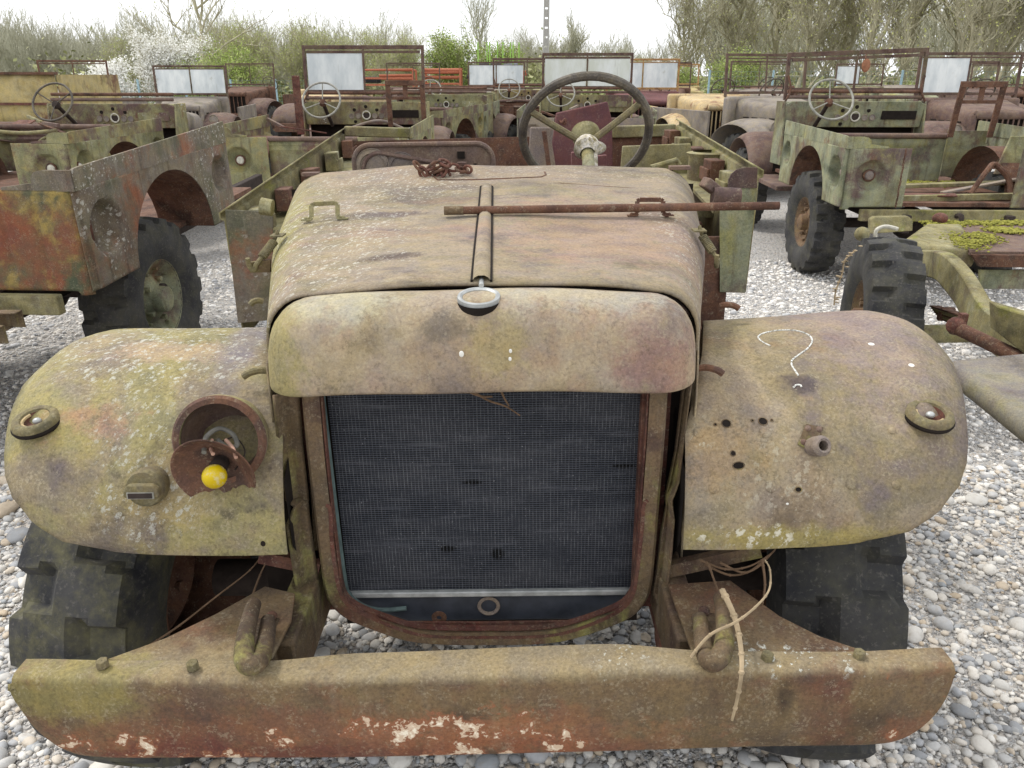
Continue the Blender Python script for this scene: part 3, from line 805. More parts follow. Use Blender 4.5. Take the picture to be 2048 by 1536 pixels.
# twigs caught over the core
tw = empty('dry_twig', 'thin dry twig poking down from under the radiator shell over the black core', 'twig', HERO_M @ L(.0, 1.40, 1.14))
m = MB()
for pts in ([(935, 775), (975, 800), (1010, 812), (1040, 831)], [(925, 778), (960, 792), (985, 793)], [(1000, 776), (1008, 795), (1018, 812)]):
    m.tube(smooth_path([at(u, v, Y=1.395) for u, v in pts], 5), [.0028 - .0001 * i for i in range((len(pts) - 1) * 5 + 1)], 6)
m.build('stem', MAT['canedark'], tw, off=Vector(tw.location))

# guard frame round the radiator
def sweep_xz(path, prof):
    """path of (x, z); prof of (outward offset, y) closed"""
    P = [Vector((x, z)) for x, z in path]; rows = []
    for i, p in enumerate(P):
        t = (P[min(i + 1, len(P) - 1)] - P[max(i - 1, 0)]).normalized()
        n_ = Vector((t.y, -t.x))   # to the right of travel
        rows.append([L(p.x + n_.x * o_, y_, p.y + n_.y * o_) for o_, y_ in prof])
    return rows
def upath(w_, zb, zt, c1, c2, n=6):
    """U shape from top left, down, round, up (travel: down on the left)"""
    base = [(-w_, zt), (-w_, lerp(zt, zb, .5)), (-w_, zb + .15), (-w_ + .006, zb + .10), (-w_ + .03, zb + .058), (-w_ + .075, zb + .030), (-.20, zb + .008), (-.12, zb), (0, zb - .002)]
    base += [(-x, z) for x, z in reversed(base[:-1])]
    return [(p.x, p.y) for p in smooth_path([(x, z, 0) for x, z in base], 4)]
def px_path(uvs, Y): return [(p.x, p.z) for p in smooth_path([Vector((H(u, v, Y=Y).x, 0, H(u, v, Y=Y).z)) for u, v in uvs], 4)]
gp = px_path([(602, 770), (614, 900), (628, 1020), (642, 1130), (650, 1180), (664, 1214), (698, 1242), (760, 1267), (815, 1284), (880, 1291), (960, 1292), (1060, 1291), (1128, 1284), (1200, 1263), (1262, 1236), (1290, 1206), (1302, 1172), (1308, 1120), (1318, 1000), (1328, 880), (1336, 760)], 1.395)
m = MB(); m.grid(sweep_xz(gp, [(0.002, 1.40), (0.002, 1.425), (-.006, 1.425), (-.030, 1.412), (-.033, 1.398), (-.004, 1.394)]), closed=True)
guard = m.build('guard_frame', MAT['strip'], hero, ang=40)
lp = px_path([(652, 1010), (660, 1020), (664, 1090), (678, 1176), (700, 1212), (750, 1238), (820, 1264), (880, 1273), (960, 1274), (1080, 1272), (1150, 1259), (1230, 1226), (1262, 1196), (1274, 1150), (1284, 1060), (1288, 1010), (1296, 1000)], 1.40)
m = MB(); m.grid(sweep_xz(lp, [(0.003, 1.396), (0.003, 1.415), (-.005, 1.415), (-.005, 1.396)]), closed=True)
m.build('guard_lip', MAT['redrust'], guard)
m = MB(); m.prism([H(u, v, Y=1.425) for u, v in ((704, 1214), (750, 1238), (820, 1264), (880, 1273), (960, 1274), (1080, 1272), (1150, 1259), (1230, 1226), (1256, 1202), (1200, 1230), (1140, 1243), (960, 1246), (800, 1245), (745, 1224))], (0, .006, 0)); m.build('guard_sill', MAT['redrust'], guard)
m = MB(); m.grid(sweep_xz(gp, [(-.034, 1.404), (-.034, 1.42), (-.037, 1.42), (-.037, 1.404)]), closed=True); m.build('guard_inner', MAT['redrust'], guard)
for u_, v_ in ((600, 1278), (1340, 1270)):
    a_ = H(u_, v_, Y=1.42); m = MB(); m.tube([a_ + Vector((-.03, 0, 0)), a_ + Vector((.03, 0, 0))], .032, 14); m.box(a_ + Vector((0, .25, -.01)), (.05, .5, .03)); m.build('spring_shackle', MAT['redrust'], hero)
m = MB(); m.box(L(0, 1.53, .55), (.70, .01, .16)); m.build('shade_backing', MAT['dark'], guard)  # added dark sheet standing in for the shade behind the guard corners
for q_ in (-1, 1):
    m = MB(); m.box(L(q_ * .356, 1.48, .86), (.06, .01, .62)); m.build('guard_back', MAT['redrust'], guard)
for s_ in (-1, 1):
    m = MB(); M = Matrix.Translation(L(s_ * .352, 1.455, .93)) @ Matrix.Rotation(PI / 2, 4, 'X')
    m.lathe([(.012, -.002), (.012, .006), (.007, .007), (.006, .002)], M, 16); m.build('bolt', MAT['rust'], guard)

# bent side strips
def strip(pxl, fold, name='side_strip'):
    rows = []
    for (u0, v0, y0, u1, v1, y1) in pxl: rows.append((H(u0, v0, Y=y0), H(u1, v1, Y=y1)))
    m = MB(); g = []
    for i in range(len(rows) - 1):
        for k in range(5):
            t = k / 5
            a = rows[i][0].lerp(rows[i + 1][0], t); b = rows[i][1].lerp(rows[i + 1][1], t)
            g.append([a, a.lerp(b, .12) + Vector((0, -.006, 0)), a.lerp(b, .5) + Vector((0, .012, 0)), a.lerp(b, .88) + Vector((0, -.002, 0)), b])
    a, b = rows[-1]; g.append([a, a.lerp(b, .12), a.lerp(b, .5), a.lerp(b, .88), b])
    m.grid(g); return m.build(name, MAT['strip'], hero, solid=.004, ang=30)
strip([(546, 790, 1.40, 598, 778, 1.42), (556, 890, 1.40, 606, 890, 1.42), (572, 1000, 1.395, 618, 1000, 1.42), (588, 1012, 1.375, 616, 1004, 1.41), (572, 1050, 1.37, 620, 1040, 1.41), (588, 1150, 1.37, 634, 1140, 1.41), (600, 1235, 1.375, 640, 1190, 1.41)], 0)
strip([(1366, 762, 1.42, 1388, 742, 1.40), (1350, 900, 1.42, 1372, 860, 1.40), (1330, 992, 1.42, 1360, 960, 1.395), (1332, 1010, 1.41, 1344, 1000, 1.375), (1322, 1060, 1.41, 1350, 1040, 1.38), (1312, 1140, 1.41, 1340, 1150, 1.375), (1304, 1185, 1.41, 1326, 1232, 1.375)], 0)
strip([(606, 780, 1.43, 632, 780, 1.44), (618, 900, 1.43, 638, 900, 1.44), (628, 1100, 1.43, 644, 1100, 1.44)], 0, 'shutter_strip')
strip([(1292, 780, 1.44, 1330, 780, 1.43), (1288, 900, 1.44, 1322, 900, 1.43), (1282, 1100, 1.44, 1310, 1100, 1.43)], 0, 'shutter_strip')

# tan bonnet sides and inner wings
for s_ in (-1, 1):
    m = MB(); rows = []
    for k in range(13):
        Y = lerp(1.42, 2.45, k / 12); x = s_ * (curve([(1.42, .424), (1.47, .432), (1.95, .548), (2.45, .626)], Y) - .003)
        zt = hood_z(max(Y, 1.468)) - .13
        rows.append([L(x + s_ * .004 * math.sin(9 * Y + j), Y, lerp(zt, lerp(.70, 1.0, sstep(1.4, 1.75, Y)), j / 6)) for j in range(7)])
    m.grid(rows); m.build('bonnet_side', MAT['side'], hero, solid=.004, ang=50)
    # hooks and pins
    for (u, v, u2, v2, Y) in (((536, 742, 486, 750, 1.50), (526, 603, 500, 606, 1.75)) if s_ < 0 else ((1397, 736, 1446, 744, 1.50), (1440, 612, 1478, 614, 1.75))):
        a = H(u, v, Y=Y); b = H(u2, v2, Y=Y - .01)
        m = MB(); m.tube(smooth_path([a, a.lerp(b, .35) + Vector((0, 0, .004)), a.lerp(b, .75) + Vector((0, 0, .002)), b + Vector((0, 0, -.004))], 5), .0075, 8); m.build('bonnet_pin', MAT['spoke' if s_ < 0 else 'rust'], hero)
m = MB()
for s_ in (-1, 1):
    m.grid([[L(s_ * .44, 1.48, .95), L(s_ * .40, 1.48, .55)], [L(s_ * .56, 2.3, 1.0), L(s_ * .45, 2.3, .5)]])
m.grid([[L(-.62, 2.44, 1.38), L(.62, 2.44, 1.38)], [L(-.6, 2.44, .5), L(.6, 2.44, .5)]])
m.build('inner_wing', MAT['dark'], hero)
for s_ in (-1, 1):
    m = MB(); m.box(L(s_ * .45, 1.50, .84), (.13, .01, .50)); m.build('gap_shade_sheet', MAT['dark'], hero)  # added dark sheets paint the shade into the gaps beside the grille
    m = MB(); m.grid([[L(s_ * .40, 1.36, .80), L(s_ * .40, 1.36, .95)], [L(s_ * .40, 1.5, .62), L(s_ * .40, 1.5, 1.05)]]); m.build('gap_shade_sheet', MAT['dark'], hero)
m = MB(); m.box(L(0, 2.1, .50), (.74, 1.1, .02)); m.build('shade_tray', MAT['dark'], hero)  # added sheet, blocks light under the engine
m = MB(); m.box(L(0, 2.25, .30), (1.0, .62, .015)); m.build('shade_plate', MAT['dark'], hero)  # added unseen plate, only shades the gravel under the truck
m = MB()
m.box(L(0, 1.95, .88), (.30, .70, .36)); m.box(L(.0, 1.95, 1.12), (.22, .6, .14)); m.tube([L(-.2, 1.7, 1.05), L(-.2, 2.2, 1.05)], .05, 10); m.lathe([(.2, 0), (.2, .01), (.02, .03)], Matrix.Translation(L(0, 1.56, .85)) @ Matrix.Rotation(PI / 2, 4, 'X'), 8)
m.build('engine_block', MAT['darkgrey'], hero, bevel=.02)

# wings
def fender(s_, name, mat, tilt):
    prof = [(1.302, .822), (1.304, .848), (1.315, .894), (1.335, .942), (1.365, .992), (1.405, 1.038), (1.455, 1.077), (1.515, 1.105), (1.585, 1.126), (1.66, 1.138), (1.74, 1.142), (1.82, 1.128), (1.89, 1.075), (1.95, 1.00), (2.0, .90), (2.05, .80)]
    out = [(1.302, .745), (1.3026, .80), (1.304, .842), (1.309, .878), (1.315, .902), (1.335, .940), (1.365, .962), (1.405, .978), (1.455, .990), (1.515, 1.006), (1.585, 1.02), (1.74, 1.022), (1.82, 1.0), (1.95, .96), (2.05, .94)]
    inn = [(1.302, .392), (1.40, .402), (1.47, .434), (1.60, .475), (1.79, .52), (1.95, .555), (2.05, .57)]
    rows = []; n = 26
    # closely spaced profile
    P = smooth_path([(y, z, 0) for y, z in prof], 3)
    P = [P[0], P[0].lerp(P[1], .25), P[0].lerp(P[1], .6)] + P[1:]
    for p in P:
        Y, Z = p.x, p.y
        xi, xo = curve(inn, Y), curve(out, Y)
        row = []
        for k in range(n + 1):
            a = k / n
            x = lerp(xi, xo, a)
            roll = max(0, (x - (xo - .13)) / .13)
            z = Z - .046 * roll ** 2.4 * sstep(1.30, 1.42, Y) + tilt * (x - .5) * sstep(1.35, 1.7, Y)
            y = Y + .014 * roll ** 2 * (1 - sstep(1.30, 1.5, Y))
            # dents
            z += .003 * math.sin(14 * x + 8 * Y) * math.sin(9 * Y + 3)
            if s_ > 0:
                d = ((x - .585) / .05) ** 2 + ((Y - 1.455) / .035) ** 2; z -= .012 * math.exp(-d)
                d = ((x - .53) / .07) ** 2 + ((Z - .955) / .05) ** 2; y += .012 * math.exp(-d)
                d = ((x - .605) / .03) ** 2 + ((Z - .87) / .03) ** 2; y += .008 * math.exp(-d)
            row.append(L(s_ * x, y, z))
        rows.append(row)
    m = MB(); m.grid(rows)
    f = m.build(name, MAT[mat], hero, solid=.005, soff=0, ang=60)
    # skirt wall at the outer edge, seen from the side
    rr_ = [r_ for r_ in rows if r_[-1].y > -.36]
    m = MB(); m.grid([[r_[-1] for r_ in rr_], [r_[-1] + Vector((s_ * -.004, 0, -.035 * sstep(-.36, -.2, r_[-1].y))) for r_ in rr_]]); m.build('wing_lip', MAT[mat], f, solid=.004)
    return f, rows
fl, rows_l = fender(-1, 'front_wing', 'fender_left', -.0)
fr, rows_r = fender(1, 'front_wing', 'fender_right', .055)
fl['label'] = 'lichen spotted mossy front wing'; fr['label'] = 'tan front wing with chalk mark'

def on_sheet(rows, u, v):
    """nearest point of a sheet to the ray through (u, v): point and normal, in the truck's space"""
    o = HERO_I @ Vector((0, 0, CAMH)); d = (HERO_I @ at(u, v, Y=2)) - o; d.normalize()
    best = None
    for i in range(len(rows) - 1):
        for j in range(len(rows[0]) - 1):
            for tri in ((rows[i][j], rows[i][j + 1], rows[i + 1][j]), (rows[i + 1][j + 1], rows[i + 1][j], rows[i][j + 1])):
                n_ = (tri[1] - tri[0]).cross(tri[2] - tri[0])
                den = n_.dot(d)
                if abs(den) < 1e-12: continue
                t = n_.dot(tri[0] - o) / den
                p = o + d * t
                ok = True
                for a, b in ((0, 1), (1, 2), (2, 0)):
                    if (tri[b] - tri[a]).cross(p - tri[a]).dot(n_) < -1e-12: ok = False; break
                if ok and t > 0 and (best is None or t < best[0]):
                    nn = n_.normalized()
                    if nn.dot(d) > 0: nn = -nn
                    best = (t, p, nn)
    if best is None: return H(u, v, Y=1.4), Vector((0, -.6, .8))
    return best[1], best[2]
def frame_of(p, n_):
    return Matrix.Translation(p) @ n_.to_track_quat('Z', 'Y').to_matrix().to_4x4()

# headlamp bowl with its torn reflector and yellow bulb
hc = H(441, 880, Y=1.335)
hax = Matrix.Translation(hc) @ Matrix.Rotation(R(78), 4, 'X') @ Matrix.Rotation(R(4), 4, 'Y')
m = MB(); m.lathe([(.074, .004), (.076, .010), (.083, .011), (.087, .006), (.087, -.012), (.083, -.022), (.080, -.045), (.066, -.085), (.04, -.11), (.002, -.118)], hax, 48)
m.lathe([(.074, .004), (.073, -.02), (.068, -.05), (.054, -.082), (.03, -.098), (.001, -.103)], hax, 40)
lamp = m.build('headlamp', MAT['fender_left'], fl, ang=40)
m = MB(); m.lathe([(.0725, .003), (.0715, -.02), (.0665, -.05), (.0525, -.08), (.028, -.095), (.001, -.100)], hax, 40); m.build('lamp_lining', MAT['mauve'], lamp)
m = MB(); m.lathe([(.0735, .012), (.0835, .0125), (.0885, .006), (.0865, -.004)], hax, 48); m.build('lamp_rim', MAT['rust'], lamp)
rc = H(426, 950, Y=1.275)
rax = Matrix.Translation(rc) @ Matrix.Rotation(R(100), 4, 'X') @ Matrix.Rotation(R(-5), 4, 'Y')
vs = []; fs = []; rnd = random.Random(4)
NA = 56; prof = [.012, .022, .034, .046, .058, .068, .076, .080]
for k in range(NA):
    a = 2 * PI * k / NA
    cut = 1.0
    da = abs(((a - R(285) + PI) % (2 * PI)) - PI)
    if da < .95: cut = .62 + .22 * (da / .95) ** 2 + .12 * rnd.random()
    for i, r_ in enumerate(prof):
        rr = min(r_, .080 * cut); vs.append((rr * math.cos(a), rr * math.sin(a), -.045 + .045 * (rr / .08) ** 2))
for k in range(NA):
    for i in range(len(prof) - 1):
        k2 = (k + 1) % NA; fs.append((k * 8 + i, k2 * 8 + i, k2 * 8 + i + 1, k * 8 + i + 1))
m = MB(); m.add(vs, fs, rax)
refl = m.build('reflector', MAT['rust'], lamp, solid=.0025, ang=50)
m = MB(); m.lathe([(.0135, -.06), (.0155, -.035), (.017, -.022), (.014, -.010)], rax, 20); m.build('bulb_holder', MAT['darkgrey'], refl)
bc = H(429, 953, Y=1.262)
m = MB(); m.ball(bc, .0225, 24, 14); bulb = m.build('bulb', MAT['bulb'], refl, ang=80)
m = MB()
a0 = H(432, 900, Y=1.33)
for (du, dv, mt, r_) in ((0, 0, 0, 0),):
    m.tube(smooth_path([H(408, 905, Y=1.29), H(412, 875, Y=1.33), H(438, 857, Y=1.36), H(465, 868, Y=1.36), H(474, 890, Y=1.33), H(455, 895, Y=1.34), H(436, 880, Y=1.36)], 6), .0048, 8)
m.build('cable', MAT['greywire'], lamp)
m = MB()
m.tube(smooth_path([H(424, 880, Y=1.34), H(421, 893, Y=1.31), H(426, 908, Y=1.28)], 5), .0036, 8)
m.tube(smooth_path([H(452, 880, Y=1.34), H(466, 897, Y=1.31), H(472, 915, Y=1.28)], 5), .0036, 8)
m.build('wire', MAT['pinkwire'], lamp)
m = MB(); m.tube(smooth_path([H(440, 885, Y=1.36), H(470, 875, Y=1.35), H(490, 905, Y=1.34), H(470, 940, Y=1.30)], 6), .0016, 5); m.build('thin_wire', MAT['darkgrey'], lamp)

# blackout lamp
p, n_ = on_sheet(rows_l, 304, 970)
Bm = Matrix.Translation(p + Vector((0, -.018, .006))) @ Matrix.Rotation(R(80), 4, 'X')
m = MB(); m.lathe([(.022, -.05), (.034, -.03), (.0375, -.01), (.0375, .008), (.034, .016), (.001, .018)], Bm, 36)
blk = m.build('blackout_lamp', MAT['spoke'], fl, bevel=0)
m = MB(Bm); m.prism([(-.034, -.012, .014), (.034, -.012, .014), (.034, .004, .014), (.024, .014, .014), (-.024, .014, .014), (-.034, .004, .014)], (0, 0, .016)); m.build('lamp_hood', MAT['spoke'], blk, bevel=.003)
m = MB(Bm); m.box((0, -.007, .0305), (.052, .013, .003)); m.build('lamp_slit', MAT['wheelgrey'], blk)
m = MB(Bm); m.box((0, -.007, .032), (.046, .010, .003)); m.build('slit_glass', MAT['darkgrey'], blk)

# marker lamps on the wings
def marker(rows, u, v, mat, par, lens):
    p, n_ = on_sheet(rows, u, v)
    n_ = (n_ * .30 + Vector((0, -.12, 1))).normalized()
    M = frame_of(p, n_) @ Matrix.Translation((0, 0, .004))
    m = MB(); m.lathe([(.046, -.006), (.047, .004), (.043, .013), (.036, .016), (.029, .014), (.027, .008)], M, 40)
    o = m.build('marker_lamp', MAT[mat], par, ang=45)
    m = MB(); m.lathe([(.027, .009), (.024, -.002), (.001, -.004)], M, 28); m.build('lamp_cup', MAT['redrust'], o)
    m = MB(); m.ball(M @ Vector((0.002, 0, .004)), .0088, 16, 10, (1, 1, .8)); m.build('lamp_bulb', MAT[lens], o)
    m = MB(); m.lathe([(.0478, -.006), (.0495, -.001), (.0475, .003)], M, 40); m.build('gasket', MAT['dark'], o)
    m = MB(); m.tube([M @ Vector((.026 * math.cos(a), .026 * math.sin(a), .007)) for a in (R(150 + 20 * k) for k in range(9))], .0035, 6); m.build('lens_rim', MAT['cream'], o)
    return o
marker(rows_l, 76, 848, 'spoke', fl, 'chrome')
marker(rows_r, 1856, 836, 'spoke', fr, 'chrome')

# right wing: chalk question mark, droppings, holes, bolt heads, torn bracket
def decal_tube(uvs, r, mat, name, rows, par, lift=.0006, k=4):
    P = []
    for u, v in [(p.x, p.y) for p in smooth_path([(u, v, 0) for u, v in uvs], k)]:
        p, n_ = on_sheet(rows, u, v); P.append(p + n_ * (lift + .0026))
    m = MB(); m.tube(P, r, 6); return m.build(name, MAT[mat], par)
decal_tube([(1540, 694), (1524, 686), (1516, 676), (1530, 668), (1560, 663), (1592, 664), (1616, 672), (1624, 684), (1616, 698), (1600, 710), (1584, 722), (1583, 732), (1590, 744), (1596, 753)], .0019, 'chalk', 'chalk_mark', rows_r, fr)
decal_tube([(1586, 777), (1592, 772), (1600, 772), (1602, 776)], .002, 'chalk', 'chalk_mark', rows_r, fr)
for (u, v, r_) in ((1742, 690, .007), (1822, 732, .0065), (1574, 1007, .003)):
    p, n_ = on_sheet(rows_r, u, v); M = frame_of(p + n_ * .0025, n_)
    m = MB(M); m.ball((0, 0, 0), r_, 12, 6, (1, .8, .15)); m.build('dropping', MAT['dropping'], fr)
for (u, v, a, b) in ((1452, 848, .0085, .008), (1525, 844, .0085, .008), (1465, 907, .0045, .0045), (1476, 931, .0115, .0065), (1596, 979, .0055, .0045), (1430, 850, .0022, .0022), (1504, 842, .0022, .002), (1543, 842, .0022, .002)):
    p, n_ = on_sheet(rows_r, u, v); M = frame_of(p + n_ * .0030, n_)
    m = MB(M); m.add([(a * math.cos(t), b * math.sin(t), 0) for t in (2 * PI * k / 20 for k in range(20))], [tuple(range(20))]); ho = m.build('hole', MAT['dark'], fr)
    m = MB(M); m.tube([((a + .0008) * math.cos(t), (b + .0008) * math.sin(t), 0) for t in (2 * PI * k / 20 for k in range(20))], .0011, 5, closed=True); m.build('hole_rim', MAT['strip'], ho)
for (u, v, r_) in ((1397, 866, .012), (1530, 866, .012), (1427, 976, .0115), (1541, 974, .0115), (1702, 968, .0115), (1783, 862, .008), (1791, 970, .009)):
    p, n_ = on_sheet(rows_r, u, v); M = frame_of(p + n_ * .0025, n_)
    m = MB(M); m.ball((0, 0, 0), r_, 14, 8, (1, 1, .42)); m.build('rivet', MAT['fender_right'], fr)
p, n_ = on_sheet(rows_r, 1626, 876); M = frame_of(p + n_ * .003, n_)
m = MB(M); m.prism([(-.034, -.014, 0), (-.018, -.024, 0), (.012, -.02, 0), (.016, .01, 0), (.022, .02, 0), (-.012, .028, 0), (-.02, .012, 0)], (0, 0, .004)); br = m.build('bracket_plate', MAT['strip'], fr, bevel=.001)
m = MB(M)
for q in ((-.022, -.010), (-.010, .018), (.012, .016)): m.ball((q[0], q[1], .004), .0065, 10, 6, (1, 1, .6))
m.build('bolt', MAT['mauve'], br)
m = MB(); c_ = H(1640, 892, Y=p.y + 1.75 - .035); Mx = Matrix.Translation(c_) @ Matrix.Rotation(R(60), 4, 'X') @ Matrix.Rotation(R(12), 4, 'Y')
m.lathe([(.010, .012), (.014, .014), (.0205, .006), (.020, -.014), (.017, -.034), (.012, -.036), (.0105, -.01)], Mx, 24, close=True); m.build('bracket_socket', MAT['greypanel'], br)
p2, n2 = on_sheet(rows_l, 527, 1086); M = frame_of(p2 + n2 * .003, n2)
m = MB(M); m.add([(.005 * math.cos(t), .006 * math.sin(t), 0) for t in (2 * PI * k / 14 for k in range(14))], [tuple(range(14))]); m.build('hole', MAT['dark'], fl)

# bumper
def bump_bottom(x):
    e = abs(x)
    q = max(0, (e - .735) / .107)
    return .526 + .150 * (1 - max(0, 1 - min(1, q) ** 2.3) ** (1 / 2.3)) + .006 * sstep(.2, .6, e)
rows = []
for k in range(91):
    x = .842 * math.sin(lerp(-PI / 2, PI / 2, k / 90)); e = abs(x)
    back = .012 * sstep(.62, .835, e) ** 2 + .006 * math.sin(3 * x)
    zt = .716 + .004 * math.sin(7 * x) - .004 * sstep(.7, .835, e)
    hump = .020 * sstep(.42, .22, e) 
    zb = min(bump_bottom(x), zt - .035)
    yf = 1.075 + back
    rows.append([L(x, yf + .052 + hump, zt - .006), L(x, yf + .050 + hump, zt), L(x, yf + .014, zt + .001), L(x, yf + .004, zt - .004), L(x, yf, zt - .012), L(x, yf - .002, lerp(zt, zb, .3)), L(x, yf - .004 + .004 * math.sin(9 * x), lerp(zt, zb, .6)), L(x, yf - .001, zb + .012), L(x, yf + .004, zb + .002), L(x, yf + .014, zb), L(x, yf + .05, zb + .002)])
m = MB(); m.grid(rows)
bump = m.build('bumper', MAT['bumper'], hero, solid=.006, soff=-1, ang=50)
def hexbolt(u, v, Z, r_, par, mat='spoke'):
    p = H(u, v, Z=Z); m = MB(Matrix.Translation(p)); m.lathe([(r_, 0), (r_, .010), (r_ * .85, .013), (.001, .013)], None, 6); return m.build('bolt', MAT[mat], par)
for (u, v) in ((206, 1332), (386, 1336)): hexbolt(u, v, .715, .0115, bump)
for (u, v) in ((1534, 1318), (1718, 1314)): hexbolt(u, v, .722, .0115, bump)
# horn plates
def plate(uvs, Zs, name, mat):
    m = MB(); P = [H(u, v, Z=Zs) for u, v in uvs]; m.prism(P, (0, 0, -.008)); return m.build(name, MAT[mat], hero, bevel=.002)
gl = plate([(214, 1318), (330, 1276), (430, 1228), (530, 1172), (590, 1186), (582, 1240), (545, 1312), (500, 1326), (300, 1326)], .702, 'frame_plate', 'bumper')
gr = plate([(1336, 1168), (1460, 1160), (1560, 1232), (1640, 1272), (1726, 1300), (1640, 1320), (1430, 1320), (1385, 1305)], .706, 'frame_plate', 'bumper')
m = MB()
for s_ in (-1, 1):
    m.box(L(s_ * .40, 2.3, .62), (.06, 2.2, .13)); m.box(L(s_ * .43, 1.20, .66), (.05, .10, .10))
m.box(L(0, 1.62, .60), (.76, .06, .08)); m.build('chassis_rail', MAT['strip'], hero, bevel=.006)
# tow hooks
def tow(pts, r_, mat):
    m = MB(); P = smooth_path(pts, 6); n = len(P)
    m.tube(P, [r_ * (.82 + .30 * math.sin(PI * (i / n) ** .8)) for i in range(n)], 14); return m.build('tow_hook', MAT[mat], bump)
tow([H(536, 1240, Z=.725), H(532, 1280, Z=.728), H(520, 1318, Z=.734), H(502, 1330, Z=.742), H(489, 1318, Z=.748), H(490, 1280, Z=.752), H(500, 1235, Z=.752), H(508, 1208, Z=.744)], .0165, 'strip')
tow([H(1400, 1235, Z=.728), H(1406, 1285, Z=.732), H(1416, 1318, Z=.738), H(1430, 1322, Z=.746), H(1444, 1305, Z=.752), H(1450, 1265, Z=.755), H(1446, 1215, Z=.755), H(1440, 1195, Z=.748)], .0165, 'strip')
for (u, v, Z) in ((543, 1232, .712), (536, 1262, .712), (1408, 1222, .722), (1402, 1240, .722)):
    p = H(u, v, Z=Z); m = MB(); m.ball(p, .0115, 12, 8, (1, 1, .8)); m.build('bolt', MAT['rust'], bump)
# wing braces under the wings
m = MB(); m.bar(H(1330, 1140, Y=1.40), H(1520, 1098, Y=1.38), .02, .03); m.build('wing_brace', MAT['strip'], hero)
m = MB(); m.bar(H(520, 1110, Y=1.42), H(640, 1135, Y=1.42), .02, .03); m.build('wing_brace', MAT['redrust'], hero)
# wheels
wheel(hero, L(-.850, 1.74, .452), R(-8), -1, 'rust', 'rubber_moss', spin=.1, big=True)
wheel(hero, L(.815, 1.74, .452), R(-8), 1, 'rust', 'rubber', spin=.3, big=True)
wheel(hero, L(-.82, 4.2, .455), 0, -1, 'rust', 'rubber'); wheel(hero, L(.82, 4.2, .455), 0, 1, 'rust', 'rubber')
m = MB(); m.tube([L(-.75, 1.76, .44), L(.75, 1.76, .44)], .05, 12); m.ball(L(.12, 1.76, .44), .15, 16, 10); m.build('front_axle', MAT['darkgrey'], hero)

# steering wheel
sc_ = H(1171, 268, Y=2.82)
sw = steering_wheel(hero, sc_, (0, .857, .515), .219, .0155, 'wheelblack', 'spoke', 'hubwhite', dish=.055, spin=R(26), column=sc_ + Vector((0, -.52, -.34)), colm='mossrail', hub_r=.042, sp_r=.0105)
m = MB(Matrix.Translation(sc_) @ Vector((0, .857, .515)).to_track_quat('Z', 'Y').to_matrix().to_4x4())
m.lathe([(.001, -.05), (.03, -.045), (.046, -.02), (.05, .004), (.047, .006), (.001, -.004)], None, 28); m.build('horn_cup', MAT['mossrail'], sw)
hubp = sc_ + Vector((0, -.047, -.03))
m = MB(); m.ball(hubp + Vector((.012, -.01, -.012)), .036, 18, 12, (1.55, .9, .75)); m.tube([hubp + Vector((.01, -.01, -.02)), hubp + Vector((.008, -.09, -.11))], .027, 14)
m.build('column_bracket', MAT['hubwhite'], sw)

# round-cornered instrument board standing behind the bonnet
Yp = 2.62
x0, x1 = H(709, 330, Y=Yp).x, H(987, 330, Y=Yp).x; zt = H(850, 288, Y=Yp).z; zb = zt - .22
out = [(x0, zb)] + [(x0 + .055 - .055 * math.cos(PI / 2 * k / 6), zt - .055 + .055 * math.sin(PI / 2 * k / 6)) for k in range(7)] + [(x1 - .055 + .055 * math.sin(PI / 2 * k / 6), zt - .055 + .055 * math.cos(PI / 2 * k / 6)) for k in range(7)] + [(x1, zb)]
m = MB(); m.prism([L(x, Yp, z) for x, z in out], (0, .02, 0))
board = m.build('instrument_board', MAT['mauve'], hero, bevel=.004)
m = MB(); m.tube([L(x, Yp - .003, z) for x, z in out], .008, 8); m.build('board_edge', MAT['mauve'], board)
inner = [(x0 + .03, zb)] + [(x0 + .085 - .055 * math.cos(PI / 2 * k / 6), zt - .075 + .05 * math.sin(PI / 2 * k / 6)) for k in range(7)] + [(lerp(x0 + .085, x1 - .04, t), zt - .025 - .06 * t) for t in (.3, .6, .9)] + [(x1 - .02, zt - .13), (x1 - .01, zb)]
m = MB(); m.tube([L(x, Yp - .004, z) for x, z in inner], .007, 8); m.build('board_bead', MAT['mauve'], board)
for (u, v, r_) in ((745, 332, .042), (803, 334, .036)):
    c_ = H(u, v, Y=Yp - .003); Mx = Matrix.Translation(c_) @ Matrix.Rotation(PI / 2, 4, 'X')
    m = MB(); m.lathe([(r_ * 1.35, 0), (r_ * 1.3, .004), (r_ * 1.22, .001), (r_, .001), (r_ * .96, .005), (r_ * .9, .0), (.001, -.002)], Mx, 32); m.build('dial_opening', MAT['greypanel'], board)
m = MB(); m.box(H(922, 310, Y=Yp - .004), (.024, .008, .022)); m.build('board_slot', MAT['dark'], board)
m = MB(); m.box(H(950, 330, Y=Yp - .004), (.010, .006, .010)); m.build('board_slot', MAT['dark'], board)

